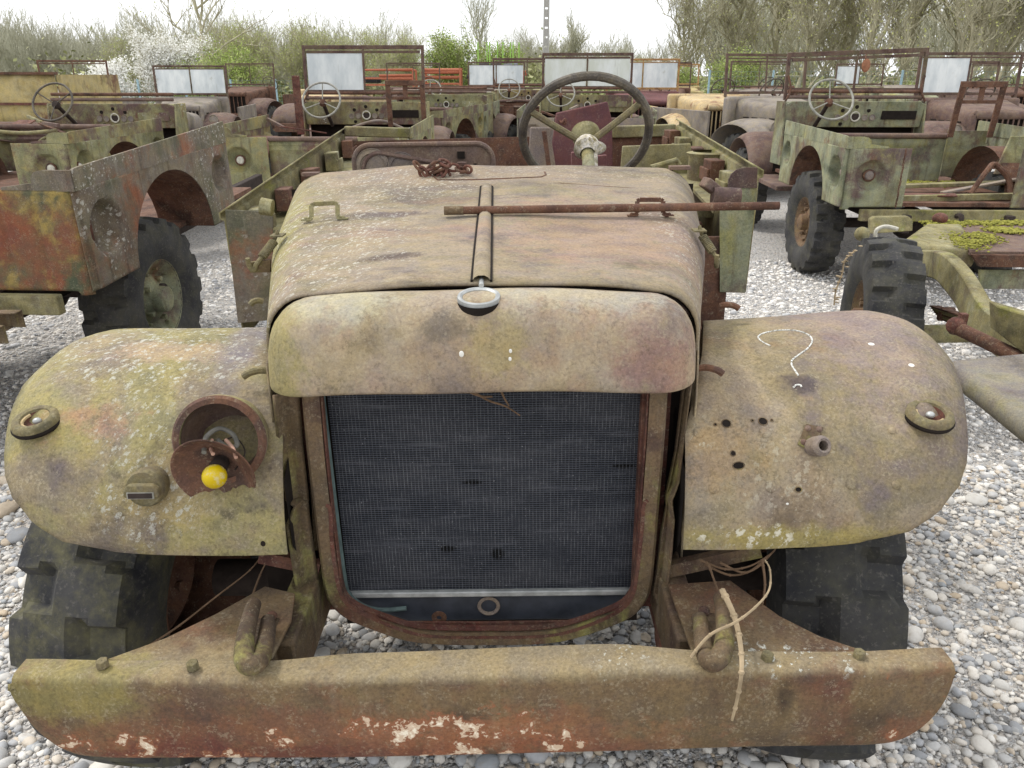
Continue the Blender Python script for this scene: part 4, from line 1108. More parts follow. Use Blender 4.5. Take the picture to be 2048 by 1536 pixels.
# open body behind
FLp, RLp, FRp, RRp = H(450, 420, Y=2.62), H(690, 256, Y=4.3), H(1515, 335, Y=2.62), H(1352, 238, Y=4.3)
def wall(a, b, h, s_, name):
    m = MB(); d = b - a
    rows = []
    for k in range(25):
        p = a + d * (k / 24)
        rows.append([p + Vector((s_ * .0, 0, -.0)), p + Vector((s_ * .02, 0, -.01)), p + Vector((s_ * .02, 0, -.03)), p + Vector((s_ * .006, 0, -.034)), p + Vector((s_ * .006, 0, -.12)), p + Vector((s_ * .0, 0, -h))])
    m.grid(rows); o = m.build(name, MAT['mossrail'], hero, solid=.006, ang=30)
    m = MB(); m.bar(a + Vector((-s_ * .06, .05, -.15)), b + Vector((-s_ * .06, -.05, -.15)), .12, .012); m.build('wall_ledge', MAT['mossrail'], o)
    for t in (.12, .30, .52, .74, .93):
        p = a + d * t
        m = MB(); m.box(p + Vector((-s_ * .035, 0, -.085)), (.055, .10, .085), (0, 0, .15 * math.sin(9 * t))); m.box(p + Vector((-s_ * .065, .02, -.10)), (.012, .13, .05)); m.build('stake_pocket', MAT['mossrail' if t in (.12, .74) else 'rust'], o, bevel=.004)
    return o
wall(FLp, RLp, .45, -1, 'body_side'); wall(FRp, RRp, .42, 1, 'body_side')
# front panels of the body either side of the bonnet
m = MB(); P = [H(450, 420, Y=2.60), H(545, 424, Y=2.60), H(545, 640, Y=2.60), H(476, 646, Y=2.60)]; m.prism(P, (0, .006, 0)); m.build('body_front_panel', MAT['rust_side'], hero)
m = MB(); P = [H(1440, 376, Y=2.60), H(1514, 374, Y=2.60), H(1490, 586, Y=2.60), H(1440, 584, Y=2.60)]; m.prism(P, (0, .006, 0)); m.build('body_front_panel', MAT['olive_grey'], hero)
m = MB(); P = [H(u, v, Y=2.595) for u, v in ((1456, 376), (1457, 360), (1463, 348), (1474, 339), (1490, 335), (1515, 335), (1514, 376))]; m.prism(P, (0, .006, 0)); m.build('corner_plate', MAT['mauve'], hero)
# tail and cross panels
m = MB(); m.bar(H(690, 262, Y=4.32), H(820, 266, Y=4.32), .05, .05); m.build('cross_rail', MAT['mossrail'], hero, bevel=.006)
m = MB(); m.bar(H(1222, 264, Y=4.32), H(1350, 260, Y=4.32), .05, .06); m.build('cross_rail', MAT['mossrail'], hero, bevel=.006)
m = MB(); m.bar(RRp + Vector((0, .02, -.25)), RLp + Vector((0, .02, -.25)), .01, .36); m.build('tail_panel', MAT['rust'], hero)
m = MB(); P = [H(1245, 292, Y=3.45), H(1382, 287, Y=3.45), H(1388, 348, Y=3.45), H(1240, 352, Y=3.45)]; m.prism(P, (0, .012, 0)); m.build('seat_box', MAT['mossrail'], hero, bevel=.004)
m = MB(); Mx = Matrix.Translation(H(1420, 305, Y=3.3)); m.lathe([(.09, -.25), (.085, -.02), (.095, 0), (.07, .005)], Mx, 24); m.build('wheel_well', MAT['mossrail'], hero)
m = MB(); P = [H(u, v, Y=4.0) for u, v in ((1112, 226), (1215, 203), (1224, 240), (1226, 334), (1108, 336), (1104, 290))]; m.prism(P, (0, .02, 0)); sp_ = m.build('seat_panel', MAT['redpanel'], hero, bevel=.006)
m = MB(); m.tube(smooth_path([H(1120, 241, Y=3.99), H(1124, 245, Y=3.98), H(1130, 238, Y=3.98), H(1131, 246, Y=3.98), H(1126, 248, Y=3.99)], 4), .006, 6); m.build('panel_hook', MAT['redrust'], sp_)
m = MB(); P = [H(u, v, Y=3.7) for u, v in ((1060, 254), (1108, 254), (1104, 285), (1112, 336), (1056, 338))]; m.prism(P, (0, .015, 0)); m.build('seat_panel', MAT['greypanel'], hero, bevel=.008)
m = MB(); m.bar(H(1088, 262, Y=3.62), H(1098, 336, Y=3.62), .015, .02); m.build('panel_strap', MAT['rust'], hero)
for s_ in (-1, 1):
    m = MB(); P = [H(u, v, Y=3.2) for u, v in (((1143, 305), (1180, 303), (1180, 345), (1143, 345)) if s_ < 0 else ((1192, 312), (1214, 310), (1214, 345), (1192, 345)))]; m.prism(P, (0, .03, 0)); m.build('column_support', MAT['redpanel'], hero, bevel=.003)
m = MB(); m.tube(smooth_path([H(1300, 335, Y=2.9), H(1345, 322, Y=3.0), H(1352, 320, Y=3.05), H(1360, 330, Y=3.05)], 4), .009, 8); m.build('brake_lever', MAT['mossrail'], hero)
m = MB(); m.grid([[L(-.8, 2.6, .86), L(.8, 2.6, .86)], [L(-.8, 4.3, .95), L(.8, 4.3, .95)]]); m.build('body_floor', MAT['rust'], hero, solid=.01)
m = MB(); m.box(L(-.62, 3.5, 1.02), (.38, 1.5, .3)); m.build('wheel_box', MAT['rust'], hero, bevel=.02)
m = MB(); m.box(L(.62, 3.6, 1.02), (.34, 1.3, .3)); m.build('wheel_box', MAT['rust'], hero, bevel=.02)
m = MB(); m.bar(L(-.8, 2.62, .93), L(.8, 2.62, .93), .02, .5); m.build('bulkhead', MAT['rust'], hero)
# stubs at the scuttle
for (u0, v0, u1, v1, Y, r_, mt) in ((545, 416, 522, 412, 2.3, .024, 'mossrail'), (1425, 392, 1478, 396, 2.3, .027, 'mauve')):
    a, b = H(u0, v0, Y=Y), H(u1, v1, Y=Y); m = MB(); m.tube([a, b, b + (b - a) * .02], [r_, r_ * 1.05, r_ * .7], 18); m.build('mirror_socket', MAT[mt], hero)
m = MB(); p = H(1420, 372, Y=2.32); m.box(p, (.05, .04, .03), (0, .6, .3)); m.ball(H(1455, 408, Y=2.28), .012, 10, 6); m.build('scuttle_hinge', MAT['mauve'], hero, bevel=.004)

# loose things lying on the truck
bar = empty('iron_bar', 'long rusty iron bar lying across the bonnet through its handle', 'bar', HERO_M @ H(1224, 437, Y=1.915))
a, b = HERO_M @ H(891, 440, Y=1.918), HERO_M @ H(1556, 427, Y=1.918)
zc = (HERO_M @ L(0, 1.918, on_hood(0, 1.918))).z + .012
a.z = zc; b.z = zc + .012
m = MB(); m.tube([a, a.lerp(b, .45), b], [.0095, .0100, .0100], 16); bo = m.build('shaft', MAT['rust'], bar, off=Vector(bar.location))
m = MB(); m.tube([a + (b - a) * -.003, a + (b - a) * .055], [.0107, .0107], 16); m.build('worn_end', MAT['strip'], bo, off=Vector(bar.location))

ch = empty('rusty_chain', 'rusty chain heaped with two bolts at the back of the bonnet', 'chain', HERO_M @ L(-.16, 2.33, on_hood(-.16, 2.33)))
pts = [(836, 333), (846, 345), (850, 356), (862, 366), (874, 358), (884, 365), (892, 352), (878, 343), (866, 350), (858, 338), (872, 330), (890, 326), (902, 334), (914, 336), (928, 340), (938, 338)]
m = MB(); rnd = random.Random(5)
P = smooth_path([HERO_M @ H(u, v, Y=2.30 + .004 * (i % 5)) for i, (u, v) in enumerate(pts)], 3)
zs = (HERO_M @ L(-.2, 2.3, on_hood(-.2, 2.3))).z
acc = 0; last = P[0]; flip = 0; links = []
for q0, q1 in zip(P, P[1:]):
    n = max(1, int((q1 - q0).length / .006))
    for k in range(n): links.append((q0.lerp(q1, k / n), (q1 - q0).normalized()))
sel = []; prev = None
for p, d in links:
    if prev is None or (p - prev).length > .021: sel.append((p, d)); prev = p
chain_o = None
for i, (p, d) in enumerate(sel):
    p = Vector((p.x, p.y, max(p.z, zs + .007)))
    q = d.to_track_quat('X', 'Z').to_matrix().to_4x4() @ Matrix.Rotation((i % 2) * PI / 2 + .5 + rnd.uniform(-.3, .3), 4, 'X')
    m = MB(Matrix.Translation(p) @ q)
    m.tube([(.017 * math.cos(t) * 1.05, .0105 * math.sin(t), 0) for t in (2 * PI * k / 16 for k in range(16))], .0042, 7, closed=True)
    m.build('link', MAT['redrust' if i % 3 else 'rust'], ch, off=Vector(ch.location))
for (u, v) in ((888, 352), (924, 345)):
    p = HERO_M @ H(u, v, Y=2.34); m = MB(); m.lathe([(.010, .0), (.010, .010), (.0065, .011), (.0065, .032), (.014, .033), (.014, .041), (.001, .043)], Matrix.Translation(Vector((p.x, p.y, zs - .004))), 14)
    m.build('bolt', MAT['rust'], ch, off=Vector(ch.location))

# bramble canes hanging over the bumper
def cane(label, paths, mat, r0):
    base = at(*paths[0][0][:2], Y=paths[0][0][2])
    e = empty('bramble_cane', label, 'bramble', base)
    for k, pa in enumerate(paths):
        P = smooth_path([at(u, v, Y=y) for u, v, y in pa], 6); n = len(P)
        m = MB(); m.tube(P, [r0 * (1 - .6 * i / n) for i in range(n)], 6)
        for i in range(2, n - 1, 4):
            m.ball(P[i], r0 * 1.35 * (1 - .5 * i / n), 6, 4)
        m.build('stem', MAT[mat], e, off=base)
cane('thick split grey cane hanging down over the bumper face', [[(1444, 1180, 1.22), (1468, 1232, 1.16), (1481, 1290, 1.09), (1483, 1345, 1.05), (1474, 1400, 1.05), (1464, 1440, 1.055)]], 'cane', .0062)
cane('pale thin bramble cane arching across the right tow hook', [[(1382, 1314, 1.10), (1420, 1270, 1.11), (1470, 1245, 1.12), (1510, 1215, 1.14), (1538, 1180, 1.18), (1540, 1140, 1.25), (1530, 1120, 1.28)]], 'cane', .0032)
cane('loops of thin wiry cane hanging under the right wing', [[(1400, 1120, 1.36), (1450, 1138, 1.34), (1500, 1132, 1.33), (1545, 1105, 1.36)], [(1410, 1128, 1.36), (1460, 1150, 1.34), (1510, 1138, 1.34), (1550, 1100, 1.38)], [(1440, 1125, 1.35), (1490, 1145, 1.33), (1530, 1118, 1.35), (1556, 1092, 1.38)], [(1524, 1118, 1.33), (1530, 1170, 1.3), (1522, 1220, 1.28), (1516, 1250, 1.27)], [(1418, 1130, 1.34), (1430, 1165, 1.3), (1444, 1200, 1.25)]], 'canedark', .003)
cane('thin green cane leaning inside the left wheel arch', [[(300, 1290, 1.35), (360, 1250, 1.36), (430, 1195, 1.38), (500, 1140, 1.42), (530, 1100, 1.46)], [(500, 1205, 1.36), (520, 1150, 1.4), (540, 1110, 1.42)]], 'canedark', .0028)
# ---------------------------------------------------------------- open command trucks seen from behind
def dish(x, z, cx, cz, r, d):
    q = math.hypot(x - cx, z - cz) / r
    return d * (1 - sstep(.74, 1.0, q)) if q < 1 else 0.0
def lamp_disc(par, p, n_, r, mat, name='tail_lamp'):
    M = Matrix.Translation(p) @ Vector(n_).to_track_quat('Z', 'Y').to_matrix().to_4x4()
    m = MB(); m.lathe([(r * 1.35, 0), (r * 1.35, .012), (r * 1.1, .018), (r, .012)], M, 20); o = m.build(name, MAT['rust'], par)
    m = MB(); m.lathe([(r, .012), (r * .8, .022), (.001, .028)], M, 20); m.build('lens', MAT[mat], o)
    return o
Z0, Z1, HW = .72, 1.17, .92
def side_sheet(s_, Lb=1.66, ac=.85, ar=.46, ah=.40, z0=Z0, z1=Z1):
    ys = [lerp(0, ac - ar, k / 30) for k in range(31)]
    ys += [ac - ar * math.cos(PI * k / 28) for k in range(1, 28)]
    ys += [lerp(ac + ar, Lb, k / 26) for k in range(27)]
    rows = []
    for y in ys:
        e = (y - ac) / ar
        zb = z0 + (ah * math.sqrt(max(0, 1 - e * e)) if abs(e) < 1 else 0)
        row = []
        for k in range(41):
            z = lerp(zb, z1, k / 40)
            d = dish(y, z, .19, z0 + .25, .135, .075) + dish(y, z, Lb - .16, z0 + .28, .115, .06)
            c = .06 * (1 - sstep(0, .07, y)) ** 2 * .25
            row.append(Vector((s_ * (HW - d - c + .002 * math.sin(7 * y + 5 * z)), y, z)))
        rows.append(row)
    return rows
def army_truck(label, loc, rz, group='open command trucks seen from behind', body='olive', rear='olive', frame='frame', dash='olive', gate=True, board=True, pane=(1, 0), ws=True, sw='wheelgrey', seat=True, front=True, lamp='white', rx=0.0, wheels=True, band=None, ws_lean=0.0, dashz=0.0, name='command_truck', left=True, cab=True, rear_dish=True, wst=0.0, boardz=0.0):
    t = empty(name, label, 'truck', loc, rz, group, rx=rx)
    band = band or body
    for s_ in (-1, 1):
        m = MB(); m.grid(side_sheet(s_))
        sd_ = m.build('body_side', MAT[body], t, solid=.006, ang=50)
        M = Vector((s_ * (HW - .07), .19, Z0 + .25))
        if rear_dish: lamp_disc(sd_, M, (s_, 0, 0), .026, lamp, 'reflector')
        else:
            m = MB(); m.box(M + Vector((0, -.03, -.01)), (.02, .035, .11)); m.build('reflector_bracket', MAT['redrust'], sd_, bevel=.012)
        # arch lining
        m = MB(); rows = []
        for k in range(17):
            a = PI * k / 16
            rows.append([Vector((s_ * HW, .85 - .46 * math.cos(a), Z0 + .40 * math.sin(a))), Vector((s_ * (HW - .34), .85 - .46 * math.cos(a), Z0 + .40 * math.sin(a)))])
        m.grid(rows); m.build('wheel_arch', MAT['rust'], t)
        # rear corner
        m = MB(); rows = []
        for k in range(37):
            x = lerp(.42, HW - .02, k / 36); row = []
            for j in range(33):
                z = lerp(Z0 - (.0 if k < 32 else .02), Z1, j / 32)
                row.append(Vector((s_ * x, (dish(x, z, .70, Z0 + .24, .13, .06) if rear_dish else .012 * math.exp(-((x - .72) / .012) ** 2) * sstep(.06, .10, z - Z0) * sstep(.40, .36, z - Z0) + .012 * math.exp(-((x - .56) / .012) ** 2) * sstep(.06, .10, z - Z0) * sstep(.40, .36, z - Z0)) + .02 * sstep(.86, .90, x) ** 2, z)))
            rows.append(row)
        m.grid(rows); rp = m.build('rear_panel', MAT[rear], t, solid=.006, ang=50)
        if rear_dish: lamp_disc(rp, Vector((s_ * .70, .05, Z0 + .24)), (0, -1, 0), .036, lamp)
        # band along the top
        m = MB(); pr = [(.0, .0), (.0, .07), (.01, .082), (.03, .088), (.06, .09)] + [(lerp(.06, 1.66, k / 6), .09 + .03 * k / 6) for k in range(1, 7)]
        m.prism([(s_ * (HW + .004), y, Z1 - .004) for y in (0, 1.66)][:1] + [(s_ * (HW + .004), y, Z1 + z) for y, z in pr] + [(s_ * (HW + .004), 1.66, Z1 - .004)], (-s_ * .012, 0, 0))
        bo = m.build('top_band', MAT[band], t)
        m = MB(); m.prism([(s_ * .60, -.003, Z1 - .004), (s_ * (HW + .004), -.003, Z1 - .004), (s_ * (HW + .004), -.003, Z1 + .085), (s_ * .80, -.003, Z1 + .085), (s_ * .765, -.003, Z1 + .078), (s_ * .745, -.003, Z1 + .06), (s_ * .74, -.003, Z1 + .03), (s_ * .60, -.003, Z1 + .012)], (0, .012, 0)); m.build('corner_cap', MAT[band], bo)
        # front door post and cowl side
        if cab:
            m = MB(); m.prism([(s_ * .72, 2.30, .80), (s_ * .74, 2.62, .80), (s_ * .74, 2.62, 1.40 + dashz), (s_ * .72, 2.42, 1.40 + dashz)], (s_ * .02, 0, 0)); m.build('cowl_side', MAT[dash], t, bevel=.004)
    if gate:
        m = MB(); rows = []
        for k in range(17):
            x = lerp(-.42, .42, k / 16); row = []
            for j in range(21):
                z = lerp(Z0, Z1 - .03, j / 20)
                fr = .012 * (sstep(.06, .075, z - Z0) * sstep(.30, .285, z - Z0)) * sstep(.34, .33, abs(x))
                bead = -.010 * (math.exp(-((z - Z0 - .34) / .012) ** 2) + math.exp(-((z - Z0 - .375) / .012) ** 2))
                row.append(Vector((x, .05 + fr + bead, z)))
            rows.append(row)
        m.grid(rows); g = m.build('tailgate', MAT[rear if gate is True else gate], t, solid=.006, ang=40)
        m = MB(); m.tube([(-.42, .045, Z1 - .02), (.42, .045, Z1 - .02)], .022, 10); m.build('rolled_edge', MAT['mauve'], g)
    if board:
        m = MB(); rows = []
        for k in range(17):
            x = lerp(-.88, .52, k / 16); row = []
            for j in range(21):
                z = lerp(.78, 1.20, j / 20) + boardz
                fr = .014 * (sstep(.10, .115, z - .78) * sstep(.29, .275, z - .78)) * sstep(.55, .54, abs(x + .18))
                bead = -.012 * (math.exp(-((z - 1.10) / .012) ** 2) + math.exp(-((z - 1.14) / .012) ** 2))
                row.append(Vector((x, 1.42 + fr + bead, z)))
            rows.append(row)
        m.grid(rows); g = m.build('seat_back', MAT[rear], t, solid=.006, ang=40)
        m = MB(); m.tube([(-.88, 1.41, 1.215 + boardz), (.52, 1.41, 1.215 + boardz)], .025, 10); m.build('rolled_edge', MAT['mauve'], g)
        m = MB(); m.box((.72, 1.45, 1.0), (.36, .02, .42)); m.build('seat_side', MAT[body], t)
    # dash
    zd = 1.14 + dashz
    if cab:
        m = MB(); m.prism([(-.72, 2.44, zd), (.72, 2.44, zd), (.72, 2.40, zd + .23), (.66, 2.40, zd + .26), (-.66, 2.40, zd + .26), (-.72, 2.40, zd + .23)], (0, .03, 0))
        da = m.build('dashboard', MAT[dash], t, bevel=.006)
        yf = lambda z: 2.44 - .04 * (z - zd) / .24 - .001
        for x, z, r_, mt in ((-.16, zd + .10, .032, 'greypanel'), (-.08, zd + .10, .032, 'greypanel'), (.02, zd + .11, .052, 'white'), (.12, zd + .10, .032, 'greypanel'), (.20, zd + .10, .032, 'greypanel')):
            M = Matrix.Translation((x, yf(z), z)) @ Matrix.Rotation(PI / 2, 4, 'X')
            m = MB(); m.lathe([(r_, -.002), (r_, .008), (r_ * .78, .008), (r_ * .74, .003)], M, 20); gg = m.build('gauge', MAT[mt], da)
            m = MB(); m.lathe([(r_ * .74, .0035), (.001, .004)], M, 20); m.build('dial', MAT['darkgrey' if r_ > .04 else 'hoodgrey'], gg)
        for x, z in ((-.12, zd + .17), (.02, zd + .205), (.15, zd + .17), (-.12, zd + .035)):
            M = Matrix.Translation((x, yf(z), z)) @ Matrix.Rotation(PI / 2, 4, 'X')
            m = MB(); m.lathe([(.020, .0015), (.001, .002)], M, 16); m.build('instrument_hole', MAT['dark'], da)
        m = MB(); m.box((.47, yf(zd + .13), zd + .13), (.36, .012, .10)); m.build('glove_box', MAT['dark' if seat else dash], da)
        m = MB(); m.tube([(-.70, 2.46, zd + .30), (.70, 2.46, zd + .30)], .018, 8); m.build('scuttle_rail', MAT['mauve'], t)
        m = MB(); m.tube([(-.70, 2.48, zd + .355), (.70, 2.48, zd + .355)], .018, 8); m.build('scuttle_rail', MAT['rust'], t)
        m = MB(); m.box((0, 2.58, zd + .22), (1.42, .26, .06)); m.build('scuttle', MAT[dash], t, bevel=.015)
        m = MB(); m.grid([[(-.72, 2.62, .70), (.72, 2.62, .70)], [(-.72, 2.62, zd + .2), (.72, 2.62, zd + .2)]]); m.build('firewall', MAT['dark'], t)
    if sw:
        c = Vector((-.40, 2.00, 1.43 + dashz))
        steering_wheel(t, c, (0, -.857, .515), .215, .0115, sw, sw, 'rust' if sw == 'wheelgrey' else 'darkgrey', dish=.04, spin=R(90 if sw == 'wheelgrey' else 30), column=c + Vector((.0, .42, -.30)), colm='darkgrey', hub_r=.04, sp_r=.006)
    if ws:
        b, tp, x = zd + .37, zd + .86 + wst, .705
        m = MB(); k = ws_lean
        o_ = None
        P0, P1, P2, P3 = (-x, 2.52, b - .1), (-x, 2.56, tp + k), (x, 2.56, tp), (x, 2.52, b - .1)
        m.bar(P0, P1, .035, .035, (0, 1, 0)); m.bar(P3, P2, .035, .035, (0, 1, 0)); m.bar((-x - .017, 2.56, tp + k), (x + .017, 2.56, tp), .035, .045); m.bar((-x, 2.525, b), (x, 2.525, b), .03, .04)
        m.bar((0, 2.525, b), (0, 2.555, tp + k / 2), .022, .02, (0, 1, 0)); m.bar((-x + .03, 2.555, tp - .05 + k), (x - .03, 2.555, tp - .05), .02, .03)
        wf = m.build('windscreen_frame', MAT[frame], t, bevel=.003)
        for i, px in enumerate(((-x + .03, -.015), (.015, x - .03))):
            if pane[i]:
                m = MB(); m.prism([(px[0], 2.528, b + .02), (px[1], 2.528, b + .02), (px[1], 2.552, tp - .06), (px[0], 2.552, tp - .06)], (0, .005, 0)); m.build('pane', MAT['pane' if pane[i] == 1 else 'pane_yellow'], wf)
        for s_ in (-1, 1):
            m = MB(); m.tube(smooth_path([(s_ * x, 2.50, b + .14), (s_ * (x - .03), 2.46, b), (s_ * (x + .03), 2.43, b - .14), (s_ * (x + .01), 2.46, b - .24)], 4), .011, 6); m.build('windscreen_arm', MAT['rust'], t)
    if seat:
        m = MB(); x0, x1 = .50, .86
        m.bar((x0, 1.32, 1.16), (x0, 1.26, 1.62), .05, .025, (0, 1, 0)); m.bar((x1, 1.32, 1.16), (x1, 1.26, 1.62), .05, .025, (0, 1, 0)); m.bar((x0 - .025, 1.26, 1.62), (x1 + .025, 1.26, 1.62), .03, .05)
        m.bar((x0, 1.28, 1.47), (x1, 1.28, 1.47), .022, .03); m.bar((.68, 1.27, 1.47), (.68, 1.27, 1.6), .05, .012, (0, 1, 0))
        m.build('seat_frame', MAT['rust'], t, bevel=.003)
    # floor, chassis
    m = MB(); m.box((0, 1.2, .74), (1.5, 2.4, .03)); fl_ = m.build('floor_boards', MAT['rust'], t)
    for x in (-.40, .40):
        m = MB(); m.box((x, 1.7, .60), (.06, 3.6, .14)); m.build('chassis_rail', MAT['darkgrey'], t, bevel=.006)
    m = MB(); m.box((0, -.02, .66), (1.5, .05, .09)); cr_ = m.build('rear_crossmember', MAT['mossrail'], t, bevel=.006)
    m = MB(); m.tube(smooth_path([(0, -.04, .66), (0, -.11, .67), (0, -.13, .61), (0, -.08, .58), (0, -.05, .61)], 5), .02, 8); m.build('pintle_hook', MAT['darkgrey'], cr_)
    m = MB(); m.tube([(-.78, .85, .45), (.78, .85, .45)], .045, 10); m.ball((.05, .85, .45), .15, 14, 8); m.build('rear_axle', MAT['darkgrey'], t)
    if front:
        m = MB(); rows = []
        for k in range(8):
            y = lerp(2.64, 3.75, k / 7); W = lerp(.60, .42, k / 7); z = zd + lerp(.20, .10, k / 7); r_ = .1
            rows.append([(-W, y, z - .3)] + [(-W + r_ - r_ * math.cos(PI / 2 * q / 4), y, z - r_ + r_ * math.sin(PI / 2 * q / 4)) for q in range(5)] + [(W - r_ + r_ * math.sin(PI / 2 * q / 4), y, z - r_ + r_ * math.cos(PI / 2 * q / 4)) for q in range(5)] + [(W, y, z - .3)])
        m.grid(rows); m.build('bonnet', MAT['hoodgrey'], t, solid=.006)
        for s_ in (-1, 1):
            m = MB(); rows = []
            for k in range(15):
                a = PI * k / 14; y = 3.25 - .56 * math.cos(a); z = .62 + .46 * math.sin(a) ** .8
                if k == 0: z = .66
                xi, xo = .50, .96
                rows.append([(s_ * xi, y, z)] + [(s_ * lerp(xi, xo, q / 8), y, z - .07 * max(0, (q - 5) / 3) ** 2) for q in range(1, 9)])
            m.grid(rows); m.build('front_wing', MAT['mauve'], t, solid=.006, ang=60)
            m = MB(); m.box((s_ * .78, 2.2, .64), (.30, 1.05, .05)); m.build('running_board', MAT['mauve'], t, bevel=.01)
    if wheels:
        for s_ in (-1, 1):
            wheel(t, (s_ * .80, .85, .452), 0, s_, 'guard', 'rubber', spin=.3 * s_)
            if front: wheel(t, (s_ * .80, 3.28, .452), 0, s_, 'guard', 'rubber', spin=.5)
    return t

L1 = army_truck('rust streaked olive truck rear nearest on the left, its wheel arch above a big tyre', (-2.80, 3.50, .068), R(-3.2), body='rust_side', rear='rust_rear', band='rust_side', ws=False, sw=None, seat=False, front=False, board=False, gate='rust_rear', lamp='redrust', rx=R(2.6), wheels=False, dash='rust', cab=False, rear_dish=False)
wheel(L1, (.69, .80, .42), 0, 1, 'olive_grey', 'rubber', spin=.2); wheel(L1, (-.80, .80, .43), 0, -1, 'strip', 'rubber', spin=.2)
A1 = army_truck('pale green truck at far left with white round lamps and black steering wheel, windscreen gone', (-4.60, 6.75, 0), R(-3), body='olive', rear='olive', ws=False, sw='wheelblack', pane=(0, 0), seat=False, gate=False)
B1 = army_truck('green truck with one white windscreen pane, behind the left of the bonnet', (-1.83, 7.40, 0), R(-1.5), body='olive', rear='olive', pane=(1, 0), gate=True, board=False)
R1 = army_truck('grey green truck with glassless windscreen frame and flat rear tyre on the right', (3.52, 6.22, .0), R(-2), body='olive_grey', rear='olive_grey', dash='olive_grey', pane=(0, 0), gate=False, ws_lean=-.05, lamp='greypanel', dashz=.04, wst=-.10, boardz=-.05)
m = MB(); m.box((-.60, 1.75, 1.38), (.085, .03, .62)); m.build('upright_panel', MAT['redrust'], B1, bevel=.01)
C1 = army_truck('green truck corner with dark wheel arch and tyre showing beside the tall rusty seat frame', (-1.80, 11.15, 0), R(-17), body='olive', rear='olive', pane=(0, 0), sw=None, ws=False, seat=False)
C2 = army_truck('mottled pale green truck with narrow arch just left of the steering wheel rim', (-1.36, 12.75, 0), R(-8), body='olive_grey', rear='olive_grey', pane=(0, 0), ws=False, sw='wheelgrey', seat=False)
C3 = army_truck('brown tailgated truck with thin windscreen frame far behind the instrument board', (.45, 15.0, 0), R(3), body='olive', rear='rust', gate='rust', pane=(0, 0), sw='wheelgrey', seat=False)
M1 = army_truck('truck with two mossy whitened panes straight behind the large black steering wheel', (.98, 10.8, 0), R(-5), body='olive_grey', rear='greypanel', dash='olive', frame='frame', pane=(2, 2), sw='wheelgrey', seat=False, board=False, gate='redpanel')
# loose rods, pipes and sheets thrown into the open bodies
rnd = random.Random(21)
for t_ in (A1, B1, C1, C2, C3, M1):
    for k in range(7):
        x, y, z = rnd.uniform(-.8, .8), rnd.uniform(.1, 1.9), rnd.uniform(.98, 1.26); a = rnd.uniform(0, PI); l_ = rnd.uniform(.25, .7)
        d = Vector((math.cos(a) * l_, math.sin(a) * l_, rnd.uniform(-.12, .16))); p = Vector((x, y, z)); q = p + d
        q.x = max(-.88, min(.88, q.x)); q.y = max(.08, min(2.3, q.y))
        m = MB()
        if k % 3 == 0: m.bar(p, q, rnd.uniform(.05, .22), .012); nm = 'scrap_sheet'
        elif k % 3 == 1: m.tube(smooth_path([p, p.lerp(q, .5) + Vector((0, 0, rnd.uniform(-.05, .12))), q], 5), rnd.uniform(.010, .022), 8); nm = 'bent_pipe'
        else: m.bar(p, q, .03, .03); nm = 'scrap_rod'
        m.build(nm, MAT[rnd.choice(['rust', 'mossrail', 'mauve', 'greypanel', 'redrust', 'olive'])], t_, bevel=.002)
# bracket rail with chain hanging from the corner of the right truck
chn = empty('hanging_chain', 'thin rusty chain hanging from the rear corner of the right truck', 'chain', at(1812, 300, Y=6.15))
m = MB()
for k in range(26):
    p = at(1812, 300, Y=6.15) + Vector((.002 * math.sin(k), 0, -.017 * k))
    m.M = Matrix.Translation(p) @ Matrix.Rotation(PI / 2, 4, 'X') @ Matrix.Rotation((k % 2) * PI / 2, 4, 'Y')
    m.tube([(.006 * math.cos(t), .0125 * math.sin(t), 0) for t in (2 * PI * q / 10 for q in range(10))], .003, 5, closed=True)
m.build('chain', MAT['rust'], chn, off=Vector(chn.location))
# horn ring mirror hung on the windscreen of the right truck
mi = empty('mirror', 'small orange rimmed oval mirror hanging from the windscreen top of the right truck', 'mirror', at(1732, 108, Y=8.72))
m = MB(); c = at(1732, 131, Y=8.70); m.tube([at(1732, 108, Y=8.72), at(1731, 118, Y=8.70)], .008, 6); mo = m.build('stalk', MAT['rust'], mi, off=Vector(mi.location))
m = MB(); M = Matrix.Translation(c) @ Matrix.Rotation(PI / 2, 4, 'X') @ Matrix.Diagonal((.75, 1.15, 1, 1)); m.lathe([(.001, .012), (.045, .010), (.058, .004), (.058, -.004), (.001, -.02)], M, 20); m.build('plate', plain('mirror_back', srgb(150, 104, 78)), mi, off=Vector(mi.location))
